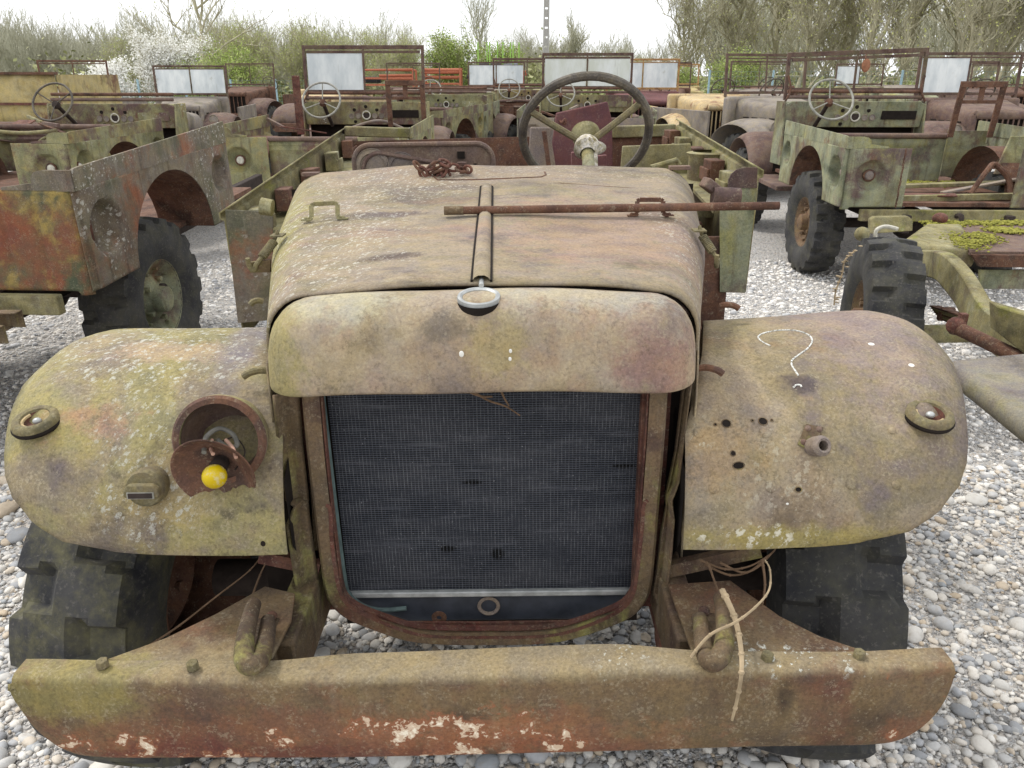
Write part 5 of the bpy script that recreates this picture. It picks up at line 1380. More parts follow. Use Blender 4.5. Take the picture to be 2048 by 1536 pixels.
# moss, boards and loose rails in the back of the right truck
moss = NT('moss'); nn = moss.noise(moss.obj, 30, 6, .7)
MAT['moss'] = moss.done(moss.mix(moss.rng(nn, .3, .7), srgb(92, 94, 34), srgb(164, 160, 76)), .95, moss.bump(nn, .8, .01))
def moss_patch(name, pts, th, par, n=260, seed=0, rad=(.006, .016)):
    rnd = random.Random(seed); m = MB()
    for k in range(n):
        c = Vector(rnd.choice(pts)); c = c + Vector((rnd.gauss(0, th), rnd.gauss(0, th), rnd.uniform(0, .008)))
        r_ = rnd.uniform(*rad); m.ball(c, r_, 5, 3, (1, 1, .6))
    o = m.build(name, MAT['moss'], par)
    return o
mp_ = moss_patch('moss', [(lerp(-.55, .55, k / 20), 1.12 + .12 * math.sin(k), .762) for k in range(21)], .06, R1, 900, 3)
mp_['kind'] = 'stuff'
for (a, b, w_, h_, mt) in (((-.6, .55, .80), (.75, .62, .84), .10, .03, 'mossrail'), ((-.40, .12, .77), (.98, .16, .80), .05, .05, 'mossrail'), ((-.45, .30, .78), (.05, .12, .80), .14, .012, 'redrust'), ((.0, .25, .80), (.75, .45, .90), .06, .02, 'greypanel')):
    m = MB(); m.bar(a, b, w_, h_); m.build('loose_plank' if mt != 'redrust' else 'bent_sheet', MAT[mt], R1, bevel=.004)
m = MB(); m.tube(smooth_path([(.20, .2, .80), (.32, .25, .98), (.40, .3, 1.02), (.50, .25, .92), (.52, .2, .80)], 5), .022, 8); m.build('bent_arm', MAT['rust'], R1)
m = MB(); m.prism([(.52, .5, .92), (1.25, .5, .92), (1.32, .62, 1.22), (.66, .62, 1.22)], (0, .02, 0)); m.build('seat_shell', MAT['olive'], R1, bevel=.006)
m = MB(); m.box((.05, -.01, .55), (.35, .03, .2)); m.build('hitch_plate', MAT['rust'], R1)

# yellow load bed at the far left
yb = empty('truck_bed', 'yellow ribbed pickup load bed with peeling paint at the far left', 'truck bed', (-6.6, 10.6, .8))
m = MB()
for (x0, x1, y, z0, z1) in ((-1.0, .95, -.3, .35, .90),):
    rows = []
    for k in range(33):
        x = lerp(x0, x1, k / 32); b = .02 if (k % 8) in (0, 1) else 0
        rows.append([(x, y - b, lerp(z0, z1, j / 6) - (0)) for j in range(7)])
    m.grid(rows)
bp = m.build('side_panel', MAT['yellow'], yb, solid=.008, ang=20)
m = MB(); m.box((-.02, -.32, .915), (2.0, .07, .03)); m.build('top_rail', MAT['rust'], yb)
m = MB(); m.box((0, -.33, .56), (1.96, .05, .03)); m.build('mid_rail', MAT['redrust'], yb)
m = MB(); m.box((.96, .5, .62), (.01, 1.6, .56)); m.build('front_panel', MAT['yellow'], yb)
m = MB(); m.box((0, .5, .3), (1.95, 1.6, .05)); m.build('bed_floor', MAT['rust'], yb)
for x in (-.8, .8): wheel(yb, (x, .4, -.35), 0, 1 if x > 0 else -1, 'rust', 'rubber')

# ---------------------------------------------------------------- trucks that face the camera
def front_truck(label, loc, rz, body='hoodgrey', wing='hoodgrey', frame='frame', pane=(0, 0), ws=True, slots=11, group='trucks facing the camera', louvres=True, lamps=True, name='parked_truck', sw=True):
    t = empty(name, label, 'truck', loc, rz, group)
    m = MB(); rows = []
    for k in range(9):
        y = lerp(.02, 1.0, k / 8); W = lerp(.40, .60, k / 8); z = lerp(1.24, 1.36, k / 8); r_ = .10
        rows.append([(-W, y, .82)] + [(-W + r_ - r_ * math.cos(PI / 2 * q / 5), y, z - r_ + r_ * math.sin(PI / 2 * q / 5)) for q in range(6)] + [(x, y, z + .012 * (1 - (x / (W - r_)) ** 2)) for x in (-(W - r_) * .5, 0, (W - r_) * .5)] + [(W - r_ + r_ * math.sin(PI / 2 * q / 5), y, z - r_ + r_ * math.cos(PI / 2 * q / 5)) for q in range(6)] + [(W, y, .82)])
    m.grid(rows); b = m.build('bonnet', MAT[body], t, solid=.006, ang=40)
    if louvres:
        for s_ in (-1, 1):
            for r_ in range(3):
                for c_ in range(4):
                    y = .25 + .17 * c_; z = 1.10 - .07 * r_; x = s_ * (lerp(.40, .60, y) + .004)
                    m = MB(); m.box((x, y, z), (.016, .11, .014), (0, 0, -s_ * .2)); m.build('louvre', MAT['dark'], b)
    m = MB(); m.box((0, .06, .93), (.74, .05, .46)); m.build('radiator', MAT['dark'], t)
    m = MB(); m.tube([(-.36, .0, 1.20), (.36, .0, 1.20)], .055, 14); m.build('nose_panel', MAT[body], t)
    g = MB(); g.bar((-.40, .0, .70), (-.40, 0, 1.2), .06, .08, (0, 1, 0)); g.bar((.40, .0, .70), (.40, 0, 1.2), .06, .08, (0, 1, 0)); g.bar((-.43, 0, .69), (.43, 0, .69), .08, .06)
    for k in range(slots):
        x = lerp(-.35, .35, k / (slots - 1)); g.bar((x, -.01, .71), (x, -.01, 1.18), .022, .012, (0, 1, 0))
    g.build('grille', MAT[body], t, bevel=.003)
    for s_ in (-1, 1):
        m = MB(); rows = []
        for k in range(17):
            a = PI * k / 16; y = .42 - .60 * math.cos(a); z = .66 + .44 * math.sin(a) ** .75
            rows.append([(s_ * lerp(.42, .98, q / 9), y + .03 * max(0, (q - 6) / 3), z - .08 * max(0, (q - 5) / 4) ** 2) for q in range(10)])
        m.grid(rows); wg = m.build('front_wing', MAT[wing], t, solid=.006, ang=60)
        if lamps:
            M = Matrix.Translation((s_ * .62, -.07, 1.0)) @ Matrix.Rotation(PI / 2, 4, 'X')
            m = MB(); m.lathe([(.001, .01), (.07, .0), (.085, .02), (.088, .005), (.08, -.04), (.04, -.1), (.001, -.11)], M, 24); m.build('headlamp', MAT['hoodgrey'], wg)
        wheel(t, (s_ * .80, .42, .452), 0, s_, 'guard', 'rubber', spin=.4); wheel(t, (s_ * .80, 2.9, .452), 0, s_, 'guard', 'rubber', spin=.4)
        m = MB(); m.box((s_ * .86, 2.4, .92), (.04, 2.2, .5)); m.build('body_side', MAT[body], t, bevel=.01)
    m = MB(); m.box((0, -.26, .62), (1.75, .06, .18)); m.build('bumper', MAT['rust'], t, bevel=.01)
    m = MB(); m.box((0, 1.08, 1.12), (1.46, .18, .54)); m.build('scuttle', MAT[body], t, bevel=.04)
    m = MB(); m.box((0, 1.9, .55), (.85, 3.4, .14)); m.box((0, 2.3, .72), (1.7, 2.3, .03)); m.build('chassis', MAT['darkgrey'], t)
    if sw: steering_wheel(t, (.40, 1.55, 1.46), (0, .857, .515), .21, .011, 'wheelblack', 'wheelblack', 'darkgrey', column=(.40, 1.15, 1.16), colm='rust')
    if ws:
        x, b_, tp = .71, 1.44, 1.98; m = MB()
        m.bar((-x, 1.14, b_ - .06), (-x, 1.19, tp), .035, .035, (0, 1, 0)); m.bar((x, 1.14, b_ - .06), (x, 1.19, tp), .035, .035, (0, 1, 0)); m.bar((-x - .017, 1.19, tp), (x + .017, 1.19, tp), .035, .04); m.bar((-x, 1.145, b_), (x, 1.145, b_), .03, .04); m.bar((0, 1.145, b_), (0, 1.185, tp), .02, .02, (0, 1, 0)); m.bar((-x + .03, 1.18, tp - .05), (x - .03, 1.18, tp - .05), .015, .02)
        wf = m.build('windscreen_frame', MAT[frame], t, bevel=.003)
        for i, px in enumerate(((-x + .03, -.015), (.015, x - .03))):
            if pane[i]:
                m = MB(); m.prism([(px[0], 1.148, b_ + .02), (px[1], 1.148, b_ + .02), (px[1], 1.180, tp - .06), (px[0], 1.180, tp - .06)], (0, .005, 0)); m.build('pane', MAT['pane'], wf)
    return t
front_truck('grey truck facing forward with empty windscreen frame, left of the glassless frame on the right', (4.30, 11.8, 0), R(18), pane=(0, 0))
front_truck('mauve bonneted truck with a white left pane and slatted grille at the right edge', (6.55, 10.9, 0), R(-3), body='mauve', wing='mauve', pane=(1, 0), frame='frame')
front_truck('cream truck with slatted grille right of the steering wheel', (3.55, 13.4, 0), R(5), body='cream', wing='cream', ws=False, lamps=False, louvres=False)
front_truck('ochre framed truck with whitened windscreen just right of the mossy panes', (2.55, 15.6, 0), R(-4), body='redpanel', wing='cream', frame='frame_ochre', pane=(1, 1))
front_truck('small pale jeep like truck with two white panes before the blossom bush', (-6.55, 16.2, -.12), R(8), body='hoodgrey', wing='mauve', pane=(1, 1))
# rows farther off
far = [(-9.6, 17.5, 10, 'hoodgrey', (0, 0), 'rust'), (-4.3, 18.0, -6, 'cream', (0, 0), 'frame'), (-2.6, 21.5, 4, 'mauve', (0, 0), 'frame'), (-.4, 20.0, 0, 'hoodgrey', (1, 1), 'frame'), (1.2, 21.0, 5, 'olive', (0, 0), 'frame'), (3.8, 20.5, -6, 'rust', (0, 0), 'frame'), (6.0, 18.5, 8, 'hoodgrey', (0, 0), 'frame'), (8.6, 17.2, -4, 'olive_grey', (0, 0), 'frame'), (11.0, 18.8, 3, 'mauve', (0, 0), 'frame'), (5.1, 23.5, 12, 'yellow', (1, 0), 'frame_ochre'), (7.6, 24.0, -10, 'rust', (0, 0), 'frame'), (10.2, 23.0, 6, 'olive', (1, 0), 'frame'), (13.4, 22.0, -6, 'rust', (0, 0), 'frame'), (12.6, 26.0, 0, 'hoodgrey', (0, 1), 'frame'), (-7.6, 22.5, -8, 'rust', (0, 0), 'frame'), (-5.2, 25.0, 8, 'cream', (0, 0), 'frame')]
for i, (x, y, a, bd, pn, fr_) in enumerate(far):
    front_truck('rusting truck in the crowded far rows before the boundary fence', (x, y, 0), R(a), body=bd, wing='mauve', pane=pn, frame=fr_, ws=(i % 3 != 1), louvres=False, lamps=False, group='far rows of rusting trucks', slots=7, name='distant_truck', sw=(i % 2 == 0))

# ---------------------------------------------------------------- bare chassis on the right and a wing at the edge
cb = empty('bare_chassis', 'bare mossy truck chassis with a curved frame rail and one lugged tyre at the right', 'chassis', (2.9, 4.1, 0))
co = Vector(cb.location)
def CB(u, v, Y): return at(u, v, Y=Y) - co
wheel(cb, Vector((1.98, 4.02, .452)) - co, R(-14), -1, 'guard', 'rubber', spin=.4)
# curved rail
def rail(path, h, w_, name, mat):
    P = smooth_path(path, 5); rows = []
    for i, p in enumerate(P):
        t = (P[min(i + 1, len(P) - 1)] - P[max(i - 1, 0)]).normalized(); up = Vector((1, 0, 0)).cross(t); up = -up if up.z < 0 else up
        rows.append([p, p + Vector((w_, 0, 0)), p + Vector((w_, 0, 0)) - up * h, p - up * h])
    m = MB(); m.grid(rows, closed=True); m.poly(list(reversed(rows[0]))); m.poly(rows[-1]); return m.build(name, MAT[mat], cb, bevel=.008, ang=30)
rail([CB(1835, 500, 4.5), CB(1880, 506, 4.05), CB(1920, 545, 3.75), CB(1960, 610, 3.4), CB(2010, 650, 3.2), CB(2075, 700, 2.95)], .15, .07, 'chassis_rail', 'mossrail')
rail([CB(1835, 500, 4.5) + Vector((.85, 0, 0)), CB(1880, 506, 4.05) + Vector((.85, 0, 0)), CB(1920, 545, 3.75) + Vector((.85, 0, 0)), CB(2010, 650, 3.2) + Vector((.85, 0, 0)), CB(2075, 700, 2.95) + Vector((.85, 0, 0))], .15, .07, 'chassis_rail', 'mossrail')
m = MB(); P = [CB(1995, 612, 3.05), CB(2090, 640, 2.85), CB(2090, 740, 2.85), CB(1998, 668, 3.05)]; m.prism(P, (.02, .10, 0)); m.build('end_crossmember', MAT['mossrail'], cb, bevel=.008)
# leaf spring
for k in range(7):
    P = smooth_path([CB(1868 + k * 3, 612 + 4 * k, 4.0 - .01 * k), CB(1930, 632 + 4 * k, 3.7), CB(1998 - k * 4, 660 + 3.6 * k, 3.35)], 5)
    m = MB()
    for a, b in zip(P, P[1:]): m.bar(a, b, .05, .007)
    m.build('spring_leaf', MAT['mossrail' if k % 3 else 'rust'], cb)
for (u, v, Y) in ((1892, 628, 3.9), (1950, 655, 3.55)):
    m = MB(); m.box(CB(u, v, Y), (.07, .025, .075), (.35, 0, 0)); m.build('spring_clip', MAT['rust'], cb, bevel=.003)
m = MB(); m.tube([CB(2000, 668, 3.3), CB(1990, 662, 3.3) + Vector((.06, 0, .0))], .03, 12); m.build('spring_eye', MAT['mossrail'], cb)
m = MB(); m.tube([CB(1912, 655, 3.3), CB(1985, 690, 3.1), CB(2080, 735, 2.9)], .03, 12); pr_ = m.build('propeller_shaft', MAT['rust'], cb)
m = MB(); m.ball(CB(1912, 652, 3.3), .042, 10, 6); m.box(CB(1925, 640, 3.3), (.03, .03, .06)); m.build('shaft_joint', MAT['redrust'], pr_)
m = MB(); m.tube([CB(1840, 668, 4.0), CB(2060, 665, 4.0)], .05, 12); m.build('rear_axle', MAT['mossrail'], cb)
# tank, cover plates and fittings on top
m = MB(); P = [CB(1805, 478, 4.7), CB(1850, 446, 5.2), CB(1925, 446, 5.2), CB(1955, 498, 4.55), CB(1900, 502, 4.5)]; m.prism(P, (0, 0, -.12)); m.build('fuel_tank', MAT['mossrail'], cb, bevel=.03)
m = MB(); P = [CB(1860, 447, 5.3), CB(2150, 444, 5.3), CB(2190, 505, 4.45), CB(1942, 502, 4.5)]; m.prism(P, (0, 0, -.03)); pl = m.build('deck_plate', MAT['mauve'], cb, bevel=.004)
m = MB(); P = [CB(1945, 510, 4.47), CB(2190, 512, 4.42), CB(2190, 536, 4.42), CB(1960, 534, 4.47)]; m.prism(P, (0, .03, 0)); m.build('deck_edge', MAT['rust'], cb)
m = MB(); P = [CB(1960, 540, 4.5), CB(2190, 540, 4.5), CB(2190, 578, 4.5), CB(1960, 578, 4.5)]; m.prism(P, (0, .02, 0)); m.build('side_plate', MAT['olive_grey'], cb)
a, b, c, d = [CB(1868, 449, 5.27), CB(2120, 447, 5.27), CB(2150, 498, 4.5), CB(1948, 497, 4.52)]
pts = [a.lerp(b, k / 26) for k in range(27)] + [a.lerp(d, k / 12) for k in range(13)] + [d.lerp(c, .1 * k + .1).lerp(a, .25) for k in range(4)] + [a.lerp(b, .62).lerp(d, .3)] * 9 + [a.lerp(b, .42).lerp(d, .55)] * 7 + [a.lerp(b, .75).lerp(d, .35)] * 8
mo_ = moss_patch('moss', [p + Vector((0, 0, .004)) for p in pts], .045, cb, 2600, 8, (.005, .012)); mo_['kind'] = 'stuff'
m = MB(); P = smooth_path([CB(1740, 434, 5.0), CB(1800, 432, 5.05), CB(1826, 436, 5.0)], 3); 
m.prism([CB(1742, 468, 4.9), CB(1742, 440, 4.95), CB(1750, 434, 4.96), CB(1818, 433, 4.96), CB(1826, 440, 4.95), CB(1826, 462, 4.9)], (0, .05, 0)); m.build('bracket', MAT['mossrail'], cb, bevel=.006)
m = MB(); m.ball(CB(1724, 468, 4.6), .042, 16, 10, (1, 1.3, 1)); m.tube([CB(1726, 480, 4.6), CB(1738, 498, 4.5)], .012, 8); m.build('brake_chamber', MAT['mossrail'], cb)
m = MB(); m.tube(smooth_path([CB(1752, 485, 4.6), CB(1752, 462, 4.6), CB(1770, 453, 4.6), CB(1795, 458, 4.6)], 5), .012, 8); m.build('hose', MAT['white'], cb)
m = MB(); m.ball(CB(1880, 437, 5.3), .05, 14, 8, (1, 1, .8)); m.build('filler_cap', MAT['redrust'], cb)
# dry leaves and bindweed on the tyre
P = [at(u, v, Y=3.55) for u, v in ((1712, 500), (1690, 520), (1684, 548), (1672, 580), (1668, 610))]
v_ = empty('bindweed', 'dry bindweed stem trailing over the lugged tyre of the bare chassis', 'weed', P[0])
m = MB(); m.tube(smooth_path(P, 5), .004, 5)
rnd = random.Random(2)
for p in smooth_path(P, 5): m.ball(p + Vector((rnd.uniform(-.02, .02), 0, rnd.uniform(-.01, .02))), .009, 6, 3, (1.3, 1, .4))
m.build('stem', MAT['cane'], v_, off=P[0])

we = empty('truck_wing', 'flat grey green truck wing with rolled edge at the right border, beside the front truck', 'truck wing', at(1960, 760, Y=2.35))
wo_ = Vector(we.location)
rows = []
for k in range(13):
    t = k / 12
    a = at(lerp(1902, 2048 + 90, t), lerp(724, 905, t), Y=lerp(2.45, 1.80, t)); row = []
    for q in range(12):
        s_ = q / 11
        row.append(a + Vector((s_ * .75 - .0, .12 * s_, .012 * math.sin(s_ * 3))) - wo_)
    e = row[0]
    rows.append([e + Vector((.02, 0, -.075)), e + Vector((-.004, 0, -.06)), e + Vector((-.012, 0, -.03)), e + Vector((-.006, 0, -.008)), e + Vector((.012, 0, .002))] + row[1:])
m = MB(); m.grid(rows); m.build('wing_panel', weathered('wing_grey_green', [srgb(104, 98, 90), srgb(128, 122, 112), srgb(136, 132, 112), srgb(120, 116, 90)], 4, 81, patches=[(srgb(140, 138, 80), 4, .54, .68, .7, (1, 1, 1)), (srgb(104, 88, 92), 3, .55, .68, .6, (1, 1, 1))]), we, solid=.006, ang=50)

# steel channels lying on the ground under the left truck
for i, (u, v, L_, Y, lab) in enumerate(((-250, 640, 1.20, 3.05, 'upper rusty steel channel lying in the stones at the left edge'), (-290, 672, 1.15, 2.85, 'lower rusty steel channel lying in the stones at the left edge'))):
    p = at(u, v, Y=Y); p.z = max(p.z, .05)
    e = empty('steel_channel', lab, 'steel beam', (p.x, p.y, p.z), group='steel channels at the left edge', rz=R(2))
    m = MB(); m.box((0, 0, 0), (L_, .006, .075)); m.box((0, -.025, .035), (L_, .05, .006)); m.box((0, -.025, -.035), (L_ - .1, .05, .006)); m.build('channel', MAT['strip'], e, bevel=.002)
bs = empty('sleeper_block', 'dark timber block carrying the steel channels at the left edge', 'timber block', (-2.75, 3.0, 0))
m = MB(); m.box((0, 0, .15), (.45, .3, .29)); m.build('block', MAT['dark'], bs, bevel=.01)
# ---------------------------------------------------------------- stony ground
gm = NT('gravel')
v = gm.obj
def stones(scale, seed):
    vv = gm.vadd(v, (seed, seed * 2, 0)); vv = gm.vadd(vv, gm.vmul(gm.math('SUBTRACT', gm.noise(vv, scale * .6, 2, .5), .5), (.02, .02, 0)))
    return gm.voro(vv, scale), gm.xyz(gm.voro(vv, scale, out='Color'))[0]
d1, c1 = stones(38, 1); d2, c2 = stones(90, 4)
pal = [(0, srgb(146, 144, 142)), (.25, srgb(202, 199, 194)), (.5, srgb(228, 224, 218)), (.7, srgb(220, 209, 195)), (.85, srgb(196, 200, 204)), (1, srgb(240, 238, 234))]
cA = gm.ramp(c1, pal); cB = gm.ramp(c2, pal)
big = gm.rng(gm.math('ADD', d1, gm.mul(gm.math('SUBTRACT', c1, .5), .4)), .55, .30)
col = gm.mix(big, cB, cA)
gap = gm.mul(gm.rng(d2, .45, .75), gm.math('SUBTRACT', 1.0, big))
col = gm.mix(gm.mul(gap, .5), col, srgb(140, 131, 120))
lg = gm.noise(v, .35, 5, .6)
col = gm.mix(gm.mul(gm.rng(lg, .5, .68), .35), col, srgb(176, 166, 150))
pos = gm.xyz(v)
gr_ = gm.rng(gm.math('ADD', pos[1], gm.mul(gm.noise(v, .3, 4, .6), 10)), 34, 40)
col = gm.mix(gr_, col, gm.mix(gm.noise(v, 2, 5, .6), srgb(70, 78, 38), srgb(112, 108, 66)))
h = gm.math('ADD', gm.mul(big, gm.rng(d1, .55, 0)), gm.mul(gm.rng(d2, .7, 0), .5))
MAT['gravel'] = gm.done(col, .9, gm.bump(h, .9, .03))
m = MB(); ys = [-30, -5, 0, 4, 8, 14, 24, 40, 80, 160, 400, 900]; xs = [-900, -300, -80, -20, -6, 0, 6, 20, 80, 300, 900]
m.grid([[(x, y, 0) for x in xs] for y in ys]); tag(m.build('ground', MAT['gravel'], None), kind='structure')

# loose pebbles, a countless layer
pm = NT('pebble')
geo = pm.n('ShaderNodeNewGeometry')
ri = geo.outputs['Random Per Island']
pc = pm.ramp(ri, [(0, srgb(148, 150, 153)), (.14, srgb(178, 180, 183)), (.30, srgb(204, 202, 198)), (.5, srgb(220, 215, 207)), (.64, srgb(196, 180, 158)), (.74, srgb(168, 173, 178)), (.86, srgb(222, 217, 208)), (1, srgb(236, 233, 227))])
n1 = pm.noise(pm.obj, 90, 5, .65)
pc = pm.mix(.5, pc, pm.mix(n1, srgb(70, 66, 62), srgb(226, 222, 214)), 'SOFT_LIGHT')
pc = pm.mix(pm.mul(pm.rng(pm.noise(pm.obj, 40, 6, .7), .5, .7), .35), pc, srgb(150, 136, 114))
MAT['pebble'] = pm.done(pc, .72, pm.bump(n1, .25, .003))
pm2 = NT('lit_pebble'); g2 = pm2.n('ShaderNodeNewGeometry')
c2_ = pm2.ramp(g2.outputs['Random Per Island'], [(0, srgb(150, 150, 152)), (.15, srgb(196, 196, 196)), (.4, srgb(226, 223, 217)), (.7, srgb(236, 229, 218)), (1, srgb(248, 246, 242))])  # far stones painted paler to carry the bright light at a grazing angle
MAT['lit_pebble'] = pm2.done(c2_, .8)
rs = np.random.RandomState(7)
def ico(sub):
    import bmesh
    bm = bmesh.new(); bmesh.ops.create_icosphere(bm, subdivisions=sub, radius=1)
    vs = np.array([v_.co[:] for v_ in bm.verts]); fs = np.array([[x.index for x in f.verts] for f in bm.faces]); bm.free(); return vs, fs
def scatter(name, n, xr, yr, size, sub, keep=None, bury=.35, mat='pebble'):
    V, F = ico(sub)
    x = rs.uniform(*xr, n * 3); y = rs.uniform(*yr, n * 3)
    ok = np.ones(len(x), bool)
    # only where the picture, or a step to its side, can see
    ok &= np.abs(x) < .76 * np.maximum(y, .4) + .9
    ok &= ~((np.abs(x + .05) < .62) & (y > 2.9) & (y < 4.4))
    if keep is not None: ok &= keep(x, y)
    idx = np.where(ok)[0][:n]; x = x[idx]; y = y[idx]; n = len(x)
    s = size[0] * np.exp(rs.normal(0, size[1], n)); s = np.clip(s, size[0] * .45, size[2])
    ax = np.stack([s * rs.uniform(.85, 1.25, n), s * rs.uniform(.7, 1.0, n), s * rs.uniform(.42, .75, n)], 1)
    a = rs.uniform(0, 2 * PI, n); tx = rs.normal(0, .18, n)
    nz_ = 1 + .16 * np.sin(V[None, :, 0] * 2.1 + rs.uniform(0, 6, (n, 1))) * np.cos(V[None, :, 1] * 2.3 + rs.uniform(0, 6, (n, 1))) + .08 * np.sin(V[None, :, 2] * 4 + rs.uniform(0, 6, (n, 1)))
    P = V[None] * nz_[..., None] * ax[:, None, :]
    y1 = P[..., 1] * np.cos(tx)[:, None] - P[..., 2] * np.sin(tx)[:, None]; z1 = P[..., 1] * np.sin(tx)[:, None] + P[..., 2] * np.cos(tx)[:, None]
    X = P[..., 0] * np.cos(a)[:, None] - y1 * np.sin(a)[:, None] + x[:, None]; Yy = P[..., 0] * np.sin(a)[:, None] + y1 * np.cos(a)[:, None] + y[:, None]
    Zz = z1 + (ax[:, 2] * (1 - bury * rs.uniform(.3, 1.7, n)))[:, None] * .8
    verts = np.stack([X, Yy, Zz], -1).reshape(-1, 3)
    faces = (F[None] + (np.arange(n) * len(V))[:, None, None]).reshape(-1, 3)
    return tag(np_mesh(name, verts, faces, MAT[mat], None, True), kind='stuff')
scatter('pebbles', 30000, (-2.6, 2.8), (.3, 3.2), (.0088, .46, .030), 2)
scatter('cobbles', 330, (-2.8, 3.0), (.4, 4.5), (.021, .38, .048), 3)
scatter('far_pebbles', 26000, (-4.5, 5.0), (3.0, 7.5), (.0115, .42, .032), 1, mat='lit_pebble', bury=.8)

# ---------------------------------------------------------------- trees
def bark_mat(name, a, b):
    m_ = NT(name); oi = m_.n('ShaderNodeObjectInfo'); n_ = m_.noise(m_.obj, 3, 5, .6)
    return m_.done(m_.mix(m_.rng(n_, .3, .7), a, b), .95)
MAT['twig'] = bark_mat('twig_bark', srgb(160, 154, 128), srgb(196, 190, 162))
MAT['twig_far'] = bark_mat('far_twig_bark', srgb(176, 174, 152), srgb(200, 198, 176))
def leaf_mat(name, a, b):
    m_ = NT(name); g_ = m_.n('ShaderNodeNewGeometry')
    m_.b.inputs['Subsurface Weight'].default_value = 0
    return m_.done(m_.mix(g_.outputs['Random Per Island'], a, b), .8)
MAT['bud'] = leaf_mat('bud_leaf', srgb(176, 180, 104), srgb(206, 208, 140))
MAT['fresh'] = leaf_mat('fresh_leaf', srgb(128, 150, 72), srgb(184, 196, 116))
MAT['dull'] = leaf_mat('dull_leaf', srgb(166, 176, 98), srgb(200, 206, 138))
MAT['blossom'] = leaf_mat('blossom', srgb(238, 237, 228), srgb(252, 251, 246))
def grow(seed, height, spread, n1=9, n2=7, n3=6, n4=0, trunk=.16, low=.15, twig_r=.012, up=.35, multi=1, wob=.25):
    """branch skeleton: list of (p, q, r0, r1) and twig points for leaves"""
    rn = np.random.RandomState(seed); segs = []; tips = []
    def limb(p, d, L_, r, lvl, counts):
        k = 4 if lvl < 2 else 3
        pts = [p]
        dd = d.copy()
        for i in range(k):
            dd = dd + rn.normal(0, wob * (.6 if lvl == 0 else 1), 3); dd[2] += up * .25; dd /= np.linalg.norm(dd)
            pts.append(pts[-1] + dd * L_ / k)
        for i in range(k):
            segs.append((pts[i], pts[i + 1], max(r * (1 - .7 * i / k), twig_r * .5), max(r * (1 - .7 * (i + 1) / k), twig_r * .45)))
        if lvl >= len(counts):
            for q in pts[1:]: tips.append(q)
            return
        n = counts[lvl]
        for j in range(n):
            t = lerp(low if lvl == 0 else .15, 1.0, (j + rn.uniform(0, 1)) / n) * k; i = min(int(t), k - 1)
            q = pts[i] + (pts[i + 1] - pts[i]) * (t - i)
            s = rn.normal(0, 1, 3); s -= dd * s.dot(dd) * .75; s[2] = abs(s[2]) * .6 + up; s /= np.linalg.norm(s)
            nd = s * (1.0 if lvl else spread) + dd * .55; nd /= np.linalg.norm(nd)
            limb(q, nd, L_ * rn.uniform(.38, .62) * (1 if lvl else 1.0), max(r * .5, twig_r), lvl + 1, counts)
    counts = [n1, n2, n3] + ([n4] if n4 else [])
    for q in range(multi):
        d0 = np.array([rn.normal(0, .12 if multi == 1 else .4), rn.normal(0, .12 if multi == 1 else .4), 1.0]); d0 /= np.linalg.norm(d0)
        limb(np.array([rn.normal(0, .12) * (multi > 1), rn.normal(0, .12) * (multi > 1), -.05]), d0, height * rn.uniform(.85, 1.05), trunk, 0, counts)
    return segs, np.array(tips)
def segs_mesh(segs, n=3):
    A = np.array([s[0] for s in segs]); B = np.array([s[1] for s in segs]); r0 = np.array([s[2] for s in segs]); r1 = np.array([s[3] for s in segs])
    d = B - A; d /= np.linalg.norm(d, axis=1)[:, None] + 1e-9
    ref = np.where(np.abs(d[:, 2:3]) > .9, np.array([[1., 0, 0]]), np.array([[0, 0, 1.]]))
    u = np.cross(d, ref); u /= np.linalg.norm(u, axis=1)[:, None]; w_ = np.cross(d, u)
    V = []
    for P, r in ((A, r0), (B, r1)):
        for k in range(n):
            a = 2 * PI * k / n; V.append(P + (u * math.cos(a) + w_ * math.sin(a)) * r[:, None])
    V = np.stack(V, 1); N = len(A)
    F = np.array([[k, (k + 1) % n, n + (k + 1) % n, n + k] for k in range(n)])
    return V.reshape(-1, 3), (F[None] + (np.arange(N) * 2 * n)[:, None, None]).reshape(-1, 4)
def leaves_mesh(tips, per, size, rn, jit=.12, frac=1.0):
    T = tips[rn.rand(len(tips)) < frac]
    C = np.repeat(T, per, 0) + rn.normal(0, jit, (len(T) * per, 3)); n = len(C)
    a = rn.normal(0, 1, (n, 3)); a /= np.linalg.norm(a, axis=1)[:, None]; b = rn.normal(0, 1, (n, 3)); b -= a * (a * b).sum(1)[:, None]; b /= np.linalg.norm(b, axis=1)[:, None]
    s = (size * rn.uniform(.6, 1.4, n))[:, None]
    V = np.stack([C - a * s, C + b * s * .6, C + a * s, C - b * s * .6], 1).reshape(-1, 3)
    return V, np.arange(n * 4).reshape(-1, 4)
_proto = {}
def tree(kind, name, label, cat, loc, rz, sc, group, spec, leaf, per=1, size=.05, frac=1.0, jit=.1, bark='twig', seed=1):
    t = empty(name, label, cat, loc, rz, group); t.scale = (sc, sc, sc)
    if kind not in _proto:
        segs, tips = grow(seed, **spec)
        thick = [s for s in segs if s[2] > .028]; thin = [s for s in segs if s[2] <= .028]
        tr = np_mesh('trunk', *segs_mesh(thick, 6), MAT[bark], t, True)
        cr = np_mesh('crown', *segs_mesh(thin, 3), MAT[bark], t)
        if leaf:
            lo = np_mesh('foliage' if leaf != 'blossom' else 'blossom', *leaves_mesh(tips, per, size, np.random.RandomState(seed), jit, frac), MAT[leaf], cr)
        _proto[kind] = t
    else:
        for c in _proto[kind].children:
            cc = link_copy(c, t)
            for g in c.children: link_copy(g, cc)
    return t
big = dict(height=5.2, spread=1.0, n1=11, n2=8, n3=7, n4=4, trunk=.11, low=.14, twig_r=.009, up=.45)
